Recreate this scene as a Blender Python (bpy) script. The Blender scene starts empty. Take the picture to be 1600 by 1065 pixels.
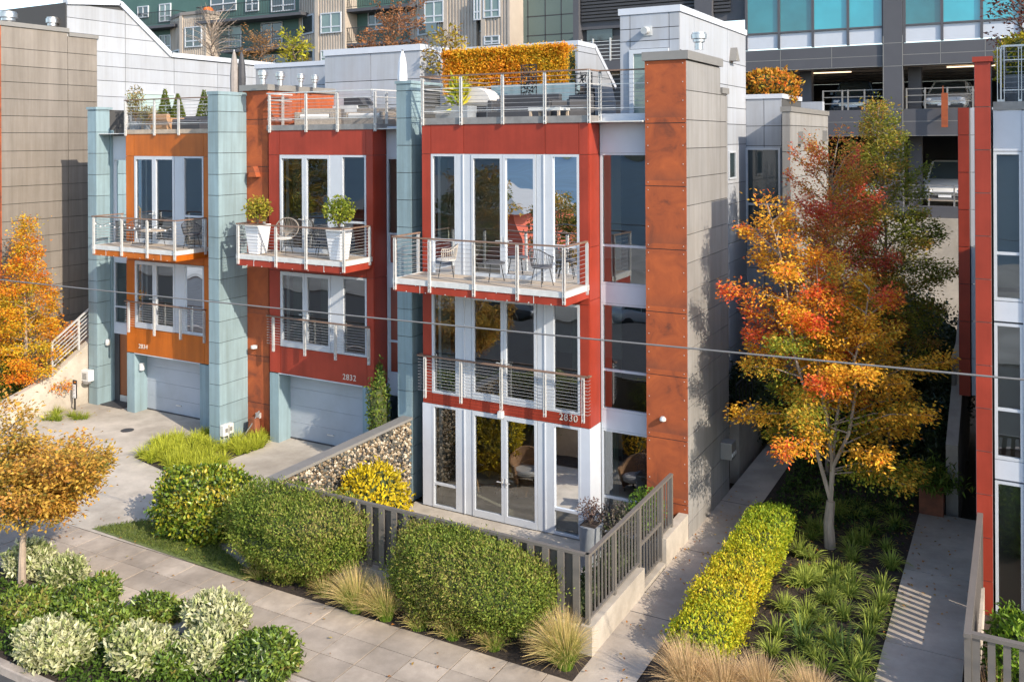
import bpy, math, random
import numpy as np
from mathutils import Vector, Matrix
rad = math.radians
scene = bpy.context.scene
COL = scene.collection

# ------------------------------------------------------------------ camera, sky, sun
F_PX, YAW, ROLL, HOR = 1433.0, rad(29.0), rad(0.3), 218.0      # photograph: 1600 x 1065
CAM = Vector((0.0, -20.1, 9.6))
cam_data = bpy.data.cameras.new("camera")
cam = bpy.data.objects.new("camera", cam_data)
COL.objects.link(cam)
cam.location = CAM
cam_data.sensor_width = 36.0
cam_data.lens = 36.0 * F_PX / 1600.0
cam_data.shift_y = (HOR - 532.5) / 1600.0
cam_data.clip_start = 0.1
cam_data.clip_end = 3000.0
fwd = Vector((-math.sin(YAW), math.cos(YAW), 0))
right0 = Vector((math.cos(YAW), math.sin(YAW), 0))
up0 = Vector((0, 0, 1))
right = math.cos(ROLL) * right0 - math.sin(ROLL) * up0
up = math.cos(ROLL) * up0 + math.sin(ROLL) * right0
m = Matrix((right, up, -fwd)).transposed().to_4x4()
m.translation = CAM
cam.matrix_world = m
scene.camera = cam

SUN_AZ, SUN_EL = rad(110.0), rad(31.0)       # azimuth from +Y towards +X
world = bpy.data.worlds.new("World")
scene.world = world
world.use_nodes = True
wn = world.node_tree
sky = wn.nodes.new("ShaderNodeTexSky")
sky.sky_type = 'NISHITA'
sky.sun_disc = False
sky.sun_elevation = SUN_EL
sky.sun_rotation = SUN_AZ
sky.air_density = 1.0
sky.dust_density = 0.8
sky.ozone_density = 1.0
bg = wn.nodes["Background"]
bg.inputs[1].default_value = 0.15
wn.links.new(sky.outputs[0], bg.inputs[0])
sun_data = bpy.data.lights.new("sun", 'SUN')
sun_data.energy = 2.8
sun_data.angle = rad(0.5)
sun_data.color = (1.0, 0.88, 0.72)
sun = bpy.data.objects.new("sun", sun_data)
COL.objects.link(sun)
sdir = Vector((math.sin(SUN_AZ) * math.cos(SUN_EL), math.cos(SUN_AZ) * math.cos(SUN_EL), math.sin(SUN_EL)))
sun.rotation_euler = sdir.to_track_quat('Z', 'Y').to_euler()
sun.location = (20, -30, 40)
scene.view_settings.view_transform = 'Standard'
scene.view_settings.look = 'None'
scene.view_settings.exposure = 1.22
scene.view_settings.gamma = 1.0
scene.cycles.max_bounces = 7
scene.cycles.transparent_max_bounces = 12
scene.cycles.diffuse_bounces = 4
scene.cycles.glossy_bounces = 3

OY = 0.0          # set-back of the house being built
# survey of the photograph: a point seen at (u, v) taken to a plane of the place
def at(u, v, X=None, Y=None, Z=None):
    r = fwd + right * ((u - 800.0) / F_PX) - up * ((v - HOR) / F_PX)
    if X is not None: t = (X - CAM.x) / r.x
    elif Y is not None: t = (Y + OY - CAM.y) / r.y
    else: t = (Z - CAM.z) / r.z
    q = CAM + r * t
    q.y -= OY
    return q
def xat(u, Y, v=330): return at(u, v, Y=Y).x
def zat(v, u, Y): return at(u, v, Y=Y).z
def yat(u, X, v=330): return at(u, v, X=X).y

# ------------------------------------------------------------------ mesh helpers
def wloc(o):
    p = Vector((0, 0, 0))
    while o is not None:
        p += o.location
        o = o.parent
    return p

class MB:
    def __init__(s): s.v = []; s.f = []
    def box(s, x0, x1, y0, y1, z0, z1):
        if x0 > x1: x0, x1 = x1, x0
        if y0 > y1: y0, y1 = y1, y0
        if z0 > z1: z0, z1 = z1, z0
        n = len(s.v)
        s.v += [(x0,y0,z0),(x1,y0,z0),(x1,y1,z0),(x0,y1,z0),(x0,y0,z1),(x1,y0,z1),(x1,y1,z1),(x0,y1,z1)]
        s.f += [(n,n+3,n+2,n+1),(n+4,n+5,n+6,n+7),(n,n+1,n+5,n+4),(n+1,n+2,n+6,n+5),(n+2,n+3,n+7,n+6),(n+3,n,n+4,n+7)]
        return s
    def bar(s, a, b, w, h=None, upv=(0,0,1)):
        h = w if h is None else h
        a, b = Vector(a), Vector(b); d = (b - a).normalized()
        u = Vector(upv)
        if abs(d.dot(u)) > .99: u = Vector((0,1,0))
        r = d.cross(u).normalized(); u = r.cross(d)
        n = len(s.v)
        for p in (a, b):
            for sx, sz in ((-1,-1),(1,-1),(1,1),(-1,1)):
                s.v.append(tuple(p + r*(sx*w/2) + u*(sz*h/2)))
        s.f += [(n,n+1,n+2,n+3),(n+7,n+6,n+5,n+4)] + [(n+i,n+4+i,n+4+(i+1)%4,n+(i+1)%4) for i in range(4)]
        return s
    def tube(s, pts, r, k=6, cap=True):
        pts = [Vector(p) for p in pts]
        rs = r if isinstance(r, (list, tuple)) else [r]*len(pts)
        n0 = len(s.v)
        prev = None
        for i, p in enumerate(pts):
            d = (pts[min(i+1,len(pts)-1)] - pts[max(i-1,0)])
            if d.length < 1e-9: d = Vector((0,0,1))
            d.normalize()
            if prev is None:
                a = Vector((0,0,1)) if abs(d.z) < .9 else Vector((1,0,0))
                x = d.cross(a).normalized()
            else:
                x = (prev - d*prev.dot(d)).normalized()
            prev = x; y = d.cross(x)
            for j in range(k):
                t = 2*math.pi*j/k
                s.v.append(tuple(p + (x*math.cos(t) + y*math.sin(t))*rs[i]))
        for i in range(len(pts)-1):
            for j in range(k):
                a = n0+i*k+j; b = n0+i*k+(j+1)%k
                s.f.append((a,b,b+k,a+k))
        if cap:
            s.f.append(tuple(n0+j for j in reversed(range(k))))
            s.f.append(tuple(n0+(len(pts)-1)*k+j for j in range(k)))
        return s
    def lathe(s, c, prof, k=16):
        c = Vector(c); n0 = len(s.v)
        for r, z in prof:
            for j in range(k):
                t = 2*math.pi*j/k
                s.v.append((c.x+r*math.cos(t), c.y+r*math.sin(t), c.z+z))
        for i in range(len(prof)-1):
            for j in range(k):
                a = n0+i*k+j; b = n0+i*k+(j+1)%k
                s.f.append((a,b,b+k,a+k))
        s.f.append(tuple(n0+j for j in reversed(range(k))))
        s.f.append(tuple(n0+(len(prof)-1)*k+j for j in range(k)))
        return s
    def prism(s, pts, axis, a0, a1):
        # polygon pts (2D) pushed along axis
        n = len(s.v); k = len(pts)
        for a in (a0, a1):
            for p in pts:
                if axis == 'x': s.v.append((a, p[0], p[1]))
                elif axis == 'y': s.v.append((p[0], a, p[1]))
                else: s.v.append((p[0], p[1], a))
        s.f.append(tuple(range(n, n+k))); s.f.append(tuple(range(n+2*k-1, n+k-1, -1)))
        for i in range(k):
            j = (i+1) % k
            s.f.append((n+i, n+k+i, n+k+j, n+j))
        return s
    def frustum(s, c, a0, b0, a1, b1, h):
        x, y, z = c; n = len(s.v)
        s.v += [(x-a0,y-b0,z),(x+a0,y-b0,z),(x+a0,y+b0,z),(x-a0,y+b0,z),(x-a1,y-b1,z+h),(x+a1,y-b1,z+h),(x+a1,y+b1,z+h),(x-a1,y+b1,z+h)]
        s.f += [(n,n+3,n+2,n+1),(n+4,n+5,n+6,n+7),(n,n+1,n+5,n+4),(n+1,n+2,n+6,n+5),(n+2,n+3,n+7,n+6),(n+3,n,n+4,n+7)]
        return s
    def build(s, name, mat, parent=None, smooth=False, bevel=0):
        me = bpy.data.meshes.new(name)
        off = wloc(parent) if parent else Vector((0,0,0))
        me.from_pydata([(p[0]-off.x, p[1]+OY-off.y, p[2]-off.z) for p in s.v], [], s.f)
        me.materials.append(mat)
        o = bpy.data.objects.new(name, me)
        COL.objects.link(o)
        if parent: o.parent = parent
        if smooth:
            for p in me.polygons: p.use_smooth = True
            try: me.set_sharp_from_angle(angle=rad(40))
            except Exception: pass
        if bevel:
            b = o.modifiers.new("bevel", 'BEVEL'); b.width = bevel; b.segments = 2; b.limit_method = 'ANGLE'
        me.validate()
        import bmesh
        bm = bmesh.new(); bm.from_mesh(me); bmesh.ops.recalc_face_normals(bm, faces=bm.faces); bm.to_mesh(me); bm.free()
        return o

def tag(o, label=None, cat=None, group=None, kind=None):
    if label: o["label"] = label
    if cat: o["category"] = cat
    if group: o["group"] = group
    if kind: o["kind"] = kind
    return o
def thing(name, label, cat, loc=(0,0,0), group=None):
    o = bpy.data.objects.new(name, None)
    COL.objects.link(o); o.location = loc; o.empty_display_size = .2
    return tag(o, label, cat, group)
def dup(root, loc, rz=0, label=None, scale=1):
    def cp(o, parent):
        c = o.copy(); COL.objects.link(c); c.parent = parent
        for ch in list(o.children): cp(ch, c)
        return c
    r = cp(root, None)
    r.location = loc; r.rotation_euler = (0, 0, rz); r.scale = (scale,)*3
    if label: r["label"] = label
    return r

# ------------------------------------------------------------------ materials
def mat(name, col, rough=.6, metal=0, var=0.0, vscale=3.0, bump=0.0, bscale=40.0, spec=.5, col2=None, stretch=None, detail=4, streak=0.0, blotch=0.0):
    m = bpy.data.materials.new(name); m.use_nodes = True
    nt = m.node_tree; b = nt.nodes["Principled BSDF"]
    b.inputs["Base Color"].default_value = (*col, 1)
    b.inputs["Roughness"].default_value = rough
    b.inputs["Metallic"].default_value = metal
    b.inputs["Specular IOR Level"].default_value = spec
    if var or col2 or bump:
        tc = nt.nodes.new("ShaderNodeTexCoord"); geo = nt.nodes.new("ShaderNodeNewGeometry")
        mp = nt.nodes.new("ShaderNodeMapping")
        nt.links.new(geo.outputs["Position"], mp.inputs[0])
        if stretch: mp.inputs["Scale"].default_value = stretch
    if var or col2:
        n = nt.nodes.new("ShaderNodeTexNoise"); n.inputs["Scale"].default_value = vscale; n.inputs["Detail"].default_value = detail; n.inputs["Roughness"].default_value = .62
        nt.links.new(mp.outputs[0], n.inputs["Vector"])
        r = nt.nodes.new("ShaderNodeValToRGB")
        c1 = tuple(max(0, c*(1-var)) for c in col); c2 = col2 or tuple(min(1, c*(1+var)) for c in col)
        r.color_ramp.elements[0].position = .33; r.color_ramp.elements[0].color = (*c1, 1)
        r.color_ramp.elements[1].position = .68; r.color_ramp.elements[1].color = (*c2, 1)
        nt.links.new(n.outputs[0], r.inputs[0]); last = r.outputs[0]
        for amt, sc_, vec in ((streak, 1.0, (5.0, 5.0, .22)), (blotch, .45, (1, 1, 1))):
            if not amt: continue
            m3 = nt.nodes.new("ShaderNodeMapping"); m3.inputs["Scale"].default_value = vec; nt.links.new(geo.outputs["Position"], m3.inputs[0])
            n3 = nt.nodes.new("ShaderNodeTexNoise"); n3.inputs["Scale"].default_value = sc_; n3.inputs["Detail"].default_value = 6; n3.inputs["Roughness"].default_value = .7
            nt.links.new(m3.outputs[0], n3.inputs["Vector"])
            r3 = nt.nodes.new("ShaderNodeValToRGB"); r3.color_ramp.elements[0].position = .38; r3.color_ramp.elements[1].position = .6
            g = 1-amt; r3.color_ramp.elements[0].color = (g, g*.985, g*.96, 1); r3.color_ramp.elements[1].color = (1, 1, 1, 1)
            nt.links.new(n3.outputs[0], r3.inputs[0])
            mx = nt.nodes.new("ShaderNodeMix"); mx.data_type = 'RGBA'; mx.blend_type = 'MULTIPLY'; mx.inputs[0].default_value = 1
            nt.links.new(last, mx.inputs[6]); nt.links.new(r3.outputs[0], mx.inputs[7]); last = mx.outputs[2]
        nt.links.new(last, b.inputs["Base Color"])
    if bump:
        n2 = nt.nodes.new("ShaderNodeTexNoise"); n2.inputs["Scale"].default_value = bscale; n2.inputs["Detail"].default_value = 3
        nt.links.new(mp.outputs[0], n2.inputs["Vector"])
        bp = nt.nodes.new("ShaderNodeBump"); bp.inputs["Strength"].default_value = bump; bp.inputs["Distance"].default_value = .02
        nt.links.new(n2.outputs[0], bp.inputs["Height"]); nt.links.new(bp.outputs[0], b.inputs["Normal"])
    return m

def glass_mat(name, tint=(.55,.62,.6), ior=1.75, rough=.0):
    m = bpy.data.materials.new(name); m.use_nodes = True
    nt = m.node_tree; nt.nodes.clear()
    out = nt.nodes.new("ShaderNodeOutputMaterial")
    mix = nt.nodes.new("ShaderNodeMixShader")
    fr = nt.nodes.new("ShaderNodeFresnel"); fr.inputs[0].default_value = ior
    tr = nt.nodes.new("ShaderNodeBsdfTransparent"); tr.inputs[0].default_value = (*tint, 1)
    gl = nt.nodes.new("ShaderNodeBsdfGlossy"); gl.inputs["Roughness"].default_value = rough; gl.inputs[0].default_value = (.9,.95,1,1)
    geo = nt.nodes.new("ShaderNodeNewGeometry")
    n = nt.nodes.new("ShaderNodeTexNoise"); n.inputs["Scale"].default_value = .9; n.inputs["Detail"].default_value = 1
    nt.links.new(geo.outputs["Position"], n.inputs["Vector"])
    bp = nt.nodes.new("ShaderNodeBump"); bp.inputs["Strength"].default_value = .13; bp.inputs["Distance"].default_value = .05
    nt.links.new(n.outputs[0], bp.inputs["Height"]); nt.links.new(bp.outputs[0], gl.inputs["Normal"])
    nt.links.new(fr.outputs[0], mix.inputs[0]); nt.links.new(tr.outputs[0], mix.inputs[1]); nt.links.new(gl.outputs[0], mix.inputs[2])
    nt.links.new(mix.outputs[0], out.inputs[0])
    return m

def leaf_mat(name, transl=.42, rough=.55, spec=.25):
    # leaf colour comes from the per-leaf attribute "tint"
    m = bpy.data.materials.new(name); m.use_nodes = True
    nt = m.node_tree; b = nt.nodes["Principled BSDF"]
    b.inputs["Roughness"].default_value = rough; b.inputs["Specular IOR Level"].default_value = spec
    a = nt.nodes.new("ShaderNodeAttribute"); a.attribute_name = "tint"
    t = nt.nodes.new("ShaderNodeBsdfTranslucent")
    mix = nt.nodes.new("ShaderNodeMixShader"); mix.inputs[0].default_value = transl
    nt.links.new(a.outputs["Color"], b.inputs["Base Color"]); nt.links.new(a.outputs["Color"], t.inputs["Color"])
    nt.links.new(b.outputs[0], mix.inputs[1]); nt.links.new(t.outputs[0], mix.inputs[2])
    nt.links.new(mix.outputs[0], nt.nodes["Material Output"].inputs[0])
    return m

M = {}
M['red'] = mat("red_panel", (.325,.042,.022), .45, var=.12, vscale=1.2, spec=.35, streak=.12, blotch=.12)
M['orange'] = mat("orange_panel", (.50,.125,.010), .4, var=.14, vscale=1.0, spec=.4, stretch=(1,1,.6), streak=.16, blotch=.14)
def corten_mat():
    m = bpy.data.materials.new("corten_steel"); m.use_nodes = True
    nt = m.node_tree; b = nt.nodes["Principled BSDF"]; b.inputs["Roughness"].default_value = .68; b.inputs["Specular IOR Level"].default_value = .25
    geo = nt.nodes.new("ShaderNodeNewGeometry")
    n = nt.nodes.new("ShaderNodeTexNoise"); n.inputs["Scale"].default_value = 1.5; n.inputs["Detail"].default_value = 7; n.inputs["Roughness"].default_value = .66; n.inputs["Distortion"].default_value = 1.2
    nt.links.new(geo.outputs["Position"], n.inputs["Vector"])
    r = nt.nodes.new("ShaderNodeValToRGB"); e = r.color_ramp.elements
    e[0].position = .27; e[0].color = (.13,.045,.028,1); e[1].position = .72; e[1].color = (.42,.105,.034,1)
    k = e.new(.43); k.color = (.29,.073,.029,1)
    nt.links.new(n.outputs[0], r.inputs[0])
    # dark rust collecting along the foot of each sheet, a mark of the steel itself
    sx = nt.nodes.new("ShaderNodeSeparateXYZ"); nt.links.new(geo.outputs["Position"], sx.inputs[0])
    a = nt.nodes.new("ShaderNodeMath"); a.operation = 'ADD'; a.inputs[1].default_value = 0.13
    nt.links.new(sx.outputs[2], a.inputs[0])
    d = nt.nodes.new("ShaderNodeMath"); d.operation = 'DIVIDE'; d.inputs[1].default_value = 1.46
    nt.links.new(a.outputs[0], d.inputs[0])
    fr = nt.nodes.new("ShaderNodeMath"); fr.operation = 'FRACT'; nt.links.new(d.outputs[0], fr.inputs[0])
    r2 = nt.nodes.new("ShaderNodeValToRGB"); q = r2.color_ramp.elements
    q[0].position = 0; q[0].color = (1,1,1,1); q[1].position = .2; q[1].color = (0,0,0,1)
    nt.links.new(fr.outputs[0], r2.inputs[0])
    n3 = nt.nodes.new("ShaderNodeTexNoise"); n3.inputs["Scale"].default_value = 4; n3.inputs["Detail"].default_value = 5
    nt.links.new(geo.outputs["Position"], n3.inputs["Vector"])
    mu = nt.nodes.new("ShaderNodeMath"); mu.operation = 'MULTIPLY'; nt.links.new(r2.outputs[0], mu.inputs[0]); nt.links.new(n3.outputs[0], mu.inputs[1])
    mx = nt.nodes.new("ShaderNodeMix"); mx.data_type = 'RGBA'
    nt.links.new(mu.outputs[0], mx.inputs[0]); nt.links.new(r.outputs[0], mx.inputs[6]); mx.inputs[7].default_value = (.15,.055,.035,1)
    nt.links.new(mx.outputs[2], b.inputs["Base Color"])
    bp = nt.nodes.new("ShaderNodeBump"); bp.inputs["Strength"].default_value = .15; bp.inputs["Distance"].default_value = .01
    nt.links.new(n.outputs[0], bp.inputs["Height"]); nt.links.new(bp.outputs[0], b.inputs["Normal"])
    return m
M['corten'] = corten_mat()
M['teal'] = mat("teal_cement_board", (.235,.33,.37), .6, var=.07, vscale=2.0, bump=.05, stretch=(1,1,.35), streak=.2, blotch=.12)
M['brown_board'] = mat("warm_grey_cement_board", (.22,.195,.17), .65, var=.10, vscale=1.6, stretch=(1,1,.25), streak=.16, blotch=.1)
M['grey_board'] = mat("grey_cement_board", (.265,.258,.25), .65, var=.10, vscale=1.6, bump=.05, stretch=(1,1,.25), streak=.16, blotch=.1)
M['white_board'] = mat("white_cement_board", (.365,.39,.435), .6, var=.05, vscale=1.2, stretch=(1,1,.3), streak=.08, blotch=.05)
M['joint'] = mat("dark_joint", (.06,.06,.06), .9)
M['white_panel'] = mat("white_metal_panel", (.50,.53,.585), .45, var=.03)
M['frame'] = mat("silver_window_frame", (.48,.51,.55), .38, var=.03, spec=.5)
M['steel'] = mat("galvanised_steel", (.58,.58,.57), .42, metal=.35, var=.1, vscale=8)
M['steel_dark'] = mat("weathered_steel_band", (.25,.24,.23), .5, metal=.3, var=.15, vscale=4)
M['duct'] = mat('spun_metal_duct', (.52,.52,.53), .3, metal=.9, var=.1, vscale=10)
M['glass_cyan'] = mat('cyan_tinted_glass', (.03,.30,.37), .08, spec=1.0, var=.2, vscale=.3)
M['cable'] = mat("steel_cable", (.42,.42,.42), .4, metal=.5)
M['rail_wood'] = mat("brown_wood_rail", (.19,.12,.085), .55, var=.2, vscale=6, stretch=(.3,1,1))
M['deck'] = mat("weathered_deck_boards", (.42,.34,.26), .75, var=.18, vscale=4, bump=.1, stretch=(1,8,1))
M['deck_edge'] = mat("pale_grey_deck_edge", (.55,.55,.53), .6, var=.1, vscale=6)
M['garage'] = mat("pale_grey_garage_door", (.345,.385,.435), .5, var=.05, vscale=.9, blotch=.08)
M['concrete'] = mat("concrete", (.43,.375,.32), .85, var=.16, vscale=1.1, bump=.25, bscale=25, detail=7, blotch=.25)
M['concrete_l'] = mat("light_concrete", (.47,.42,.355), .85, var=.14, vscale=1.6, bump=.2, bscale=22, detail=8, blotch=.28)
M['sidewalk'] = mat("sidewalk_concrete", (.46,.385,.315), .9, var=.18, vscale=1.3, bump=.3, bscale=60, detail=9, blotch=.32)
def per_slab(m, amt=.22):
    nt = m.node_tree; b = nt.nodes["Principled BSDF"]; src = b.inputs["Base Color"].links[0].from_socket
    gi = nt.nodes.new("ShaderNodeNewGeometry"); r = nt.nodes.new("ShaderNodeMapRange"); r.inputs[3].default_value = 1-amt; r.inputs[4].default_value = 1.06
    nt.links.new(gi.outputs["Random Per Island"], r.inputs[0])
    mx = nt.nodes.new("ShaderNodeMix"); mx.data_type = 'RGBA'; mx.blend_type = 'MULTIPLY'; mx.inputs[0].default_value = 1
    nt.links.new(src, mx.inputs[6]); nt.links.new(r.outputs[0], mx.inputs[7]); nt.links.new(mx.outputs[2], b.inputs["Base Color"])
per_slab(M['sidewalk'])
for k_ in ('red', 'orange', 'teal', 'brown_board', 'grey_board', 'white_board'): per_slab(M[k_], .09)
M['soil'] = mat("dark_bark_soil", (.035,.024,.018), .95, var=.5, vscale=14, bump=.9, bscale=45)
M['asphalt'] = mat("asphalt", (.05,.05,.052), .9, var=.2, vscale=3, bump=.3, bscale=90)
M['kerb'] = mat("kerb_concrete", (.34,.29,.25), .9, var=.25, vscale=2.5, bump=.4, bscale=30)
M['brown_metal'] = mat("taupe_painted_metal", (.135,.122,.108), .5, var=.06, vscale=5)
M['grey_metal'] = mat("grey_corrugated_fence_metal", (.075,.068,.062), .5, var=.08, vscale=4)
M['cap'] = mat("grey_metal_coping", (.235,.225,.21), .5, metal=.2, var=.05)
M['slab'] = mat("interior_floor", (.42,.33,.25), .5)
M['room'] = mat("interior_paint", (.62,.6,.54), .8)
M['glass'] = glass_mat("window_glass", (.68,.74,.72), 2.9)
M['glass_frost'] = mat("frosted_glass", (.36,.46,.44), .25, var=.05, vscale=.8)
M['glass_teal'] = mat("tinted_teal_curtain_glass", (.02,.16,.19), .06, spec=1.0, var=.35, vscale=.25)
M['glass_grey'] = mat('grey_green_glass', (.15,.21,.20), .12, spec=.8, var=.15, vscale=.8)
M['glass_dark'] = mat("dark_far_window_glass", (.035,.05,.055), .06, spec=1.0)
M['curtain'] = mat("pale_green_curtain", (.42,.48,.42), .9, var=.1, vscale=5, stretch=(6,1,.2))
M['dark'] = mat("charcoal_paint", (.045,.045,.05), .6, var=.1)
M['charcoal'] = mat("charcoal_panel", (.075,.075,.085), .6, var=.07, vscale=.7)
M['green_wall'] = mat("dark_green_siding", (.06,.125,.11), .65, var=.1, vscale=.6)
M['green_wall2'] = mat("grey_green_siding", (.115,.155,.14), .65, var=.06, vscale=.5)
M['tan_metal'] = mat("tan_corrugated_metal", (.42,.36,.30), .5, var=.06, vscale=1)
M['tan_dark'] = mat("taupe_trim", (.24,.21,.19), .6)
M['black'] = mat("black_metal", (.02,.02,.022), .45)
M['bronze'] = mat("brown_wood_door", (.25,.085,.03), .5, var=.12, vscale=3, stretch=(4,1,.4))
M['white_pot'] = mat("white_glazed_pot", (.72,.73,.75), .35, var=.03)
M['grey_pot'] = mat("grey_pot", (.22,.24,.26), .6, var=.1)
M['rust_pot'] = mat("rusty_steel_planter", (.20,.065,.03), .7, var=.3, vscale=4)
M['wicker'] = mat("grey_wicker", (.23,.20,.17), .8, var=.2, vscale=20, bump=.4, bscale=80)
M['tan_wicker'] = mat("tan_wicker", (.40,.23,.12), .7, var=.2, vscale=25, bump=.4, bscale=80)
M['dark_rope'] = mat("charcoal_rope_weave", (.06,.06,.065), .7)
M['pale_rope'] = mat("pale_rope_weave", (.42,.37,.31), .7)
M['cushion'] = mat("pale_cushion", (.55,.53,.5), .9)
M['stone'] = mat("mixed_gabion_stone", (.09,.085,.075), .8, col2=(.62,.55,.45), vscale=9, bump=.3, detail=2)
M['bark'] = mat("grey_tan_bark", (.30,.235,.18), .9, var=.3, vscale=7, bump=.6, bscale=30, stretch=(1,1,.25))
M['bark_d'] = mat("dark_bark", (.13,.095,.07), .9, var=.3, vscale=7, bump=.6, bscale=30)
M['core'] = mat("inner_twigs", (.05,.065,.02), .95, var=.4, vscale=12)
M['leaf'] = leaf_mat("leaf")
M['leaf_gloss'] = leaf_mat("glossy_leaf", .22, .35, .5)
M['white_plastic'] = mat("white_enclosure", (.62,.62,.6), .5)
M['grille'] = mat("chrome", (.6,.6,.6), .25, metal=.9)
M['canvas'] = mat("pale_umbrella_canvas", (.58,.55,.52), .9, var=.05)
M['turf'] = mat("turf_in_paver_cells", (.12,.15,.04), .95, var=.4, vscale=18, bump=.8, bscale=60)
M['yellow_shade'] = mat("yellow_lamp_shade", (.5,.34,.05), .8)
M['water'] = mat("lake_water", (.025,.05,.08), .45, var=.3, vscale=.05, bump=.3, bscale=.6, spec=.12)
M['hill'] = mat("wooded_far_shore", (.05,.06,.035), .95, var=.5, vscale=.05)
M['num'] = mat("brushed_numeral", (.62,.58,.52), .35, metal=.3)

def new_text(body, size, name, loc, mat_, parent, rz=0, extrude=.012, spacing=1.1):
    cu = bpy.data.curves.new(name, 'FONT'); cu.body = body; cu.size = size; cu.extrude = extrude; cu.space_character = spacing
    t = bpy.data.objects.new(name + "_src", cu); COL.objects.link(t)
    dg = bpy.context.evaluated_depsgraph_get()
    me = bpy.data.meshes.new_from_object(t.evaluated_get(dg))
    bpy.data.objects.remove(t)
    rot = Matrix.Rotation(rz, 4, 'Z') @ Matrix.Rotation(rad(90), 4, 'X')
    off = wloc(parent) if parent else Vector((0,0,0))
    me.transform(Matrix.Translation(Vector(loc) + Vector((0, OY, 0)) - off) @ rot)
    me.materials.clear(); me.materials.append(mat_)
    o = bpy.data.objects.new(name, me); COL.objects.link(o)
    if parent: o.parent = parent
    return o
# ------------------------------------------------------------------ architecture helpers
def clad_front(Y, x0, x1, zs, xs=None, gap=.02, t=.025, mb=None):
    # flat boards facing -Y with open joints
    mb = mb or MB(); xs = xs or [x0, x1]
    for a, b in zip(zs[:-1], zs[1:]):
        for c, d in zip(xs[:-1], xs[1:]):
            mb.box(c + gap/2, d - gap/2, Y - t, Y, a + gap/2, b - gap/2)
    return mb
def clad_side(X, y0, y1, zs, ys=None, gap=.02, t=.025, mb=None):
    mb = mb or MB(); ys = ys or [y0, y1]
    for a, b in zip(zs[:-1], zs[1:]):
        for c, d in zip(ys[:-1], ys[1:]):
            mb.box(X, X + t, c + gap/2, d - gap/2, a + gap/2, b - gap/2)
    return mb
def steps(z0, z1, d, first=None):
    out = [z0]; z = first if first is not None else z0 + d
    while z < z1 - .05: out.append(z); z += d
    out.append(z1); return out

def window(parent, x0, x1, z0, z1, Y, transoms=(), mullions=(), fw=.06, glass='glass', name='window', deep=.09):
    f = MB()
    f.box(x0, x0+fw, Y-.03, Y+deep, z0, z1); f.box(x1-fw, x1, Y-.03, Y+deep, z0, z1)
    f.box(x0+fw, x1-fw, Y-.03, Y+deep, z0, z0+fw); f.box(x0+fw, x1-fw, Y-.03, Y+deep, z1-fw, z1)
    for t in transoms: f.box(x0+fw, x1-fw, Y-.02, Y+deep-.01, t-fw/2, t+fw/2)
    for x in mullions: f.box(x-fw/2, x+fw/2, Y-.017, Y+deep-.013, z0+fw, z1-fw)
    o = f.build(name, M['frame'], parent)
    zz = [z0+fw] + list(transoms) + [z1-fw]
    for a, b in zip(zz[:-1], zz[1:]):
        p = MB(); n = 0
        p.v = [(x0+fw, Y+.02, a), (x1-fw, Y+.02, a), (x1-fw, Y+.02, b), (x0+fw, Y+.02, b)]; p.f = [(0,1,2,3)]
        g = p.build('pane', M[glass], o)
    return o
def window_side(parent, X, y0, y1, z0, z1, transoms=(), fw=.06, glass='glass_dark'):
    f = MB()
    f.box(X-.05, X+.035, y0, y0+fw, z0, z1); f.box(X-.05, X+.035, y1-fw, y1, z0, z1)
    f.box(X-.05, X+.035, y0+fw, y1-fw, z0, z0+fw); f.box(X-.05, X+.035, y0+fw, y1-fw, z1-fw, z1)
    for t in transoms: f.box(X-.04, X+.03, y0+fw, y1-fw, t-fw/2, t+fw/2)
    o = f.build('window', M['frame'], parent)
    MB().box(X-.01, X+.005, y0+fw, y1-fw, z0+fw, z1-fw).build('pane', M[glass], o)
    return o
def french_doors(parent, x0, x1, z0, z1, Y, st=.13):
    xm = (x0+x1)/2
    for a, b, s in ((x0, xm, 1), (xm, x1, -1)):
        f = MB()
        f.box(a+.004, a+(st*.55 if s > 0 else st*.62), Y-.045, Y+.05, z0, z1); f.box(b-(st*.62 if s > 0 else st*.55), b-.004, Y-.045, Y+.05, z0, z1)
        l, r = a+(st*.55 if s > 0 else st*.62), b-(st*.62 if s > 0 else st*.55)
        f.box(l, r, Y-.045, Y+.05, z0, z0+.17); f.box(l, r, Y-.045, Y+.05, z1-.11, z1)
        o = f.build('french_door', M['frame'], parent)
        p = MB(); p.v = [(l, Y, z0+.17), (r, Y, z0+.17), (r, Y, z1-.11), (l, Y, z1-.11)]; p.f = [(0,1,2,3)]
        p.build('pane', M['glass'], o)
        hx = b-.05 if s > 0 else a+.05
        MB().box(hx-.02, hx+.02, Y-.06, Y-.045, z0+.9, z0+1.12).bar((hx, Y-.09, z0+1.02), (hx - s*.14, Y-.09, z0+1.02), .02).bar((hx, Y-.05, z0+1.02), (hx, Y-.1, z0+1.02), .02).build('handle', M['steel'], o)
def post_mesh(x, y, z0, z1, along='x', gap=.05, t=.013, w=.06):
    mb = MB()
    for s in (-1, 1):
        if along == 'x': mb.box(x+s*gap/2-t/2, x+s*gap/2+t/2, y-w/2, y+w/2, z0, z1-.03).bar((x+s*gap/2, y, z1-.03), (x+s*gap/2*.2, y, z1), t, w*.8)
        else: mb.box(x-w/2, x+w/2, y+s*gap/2-t/2, y+s*gap/2+t/2, z0, z1-.03).bar((x, y+s*gap/2, z1-.03), (x, y+s*gap/2*.2, z1), w*.8, t)
    for z in (z0+.06, z0+.2):
        if along == 'x': mb.box(x-gap/2, x+gap/2, y-.02, y+.02, z-.02, z+.02)
        else: mb.box(x-.02, x+.02, y-gap/2, y+gap/2, z-.02, z+.02)
    return mb
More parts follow.
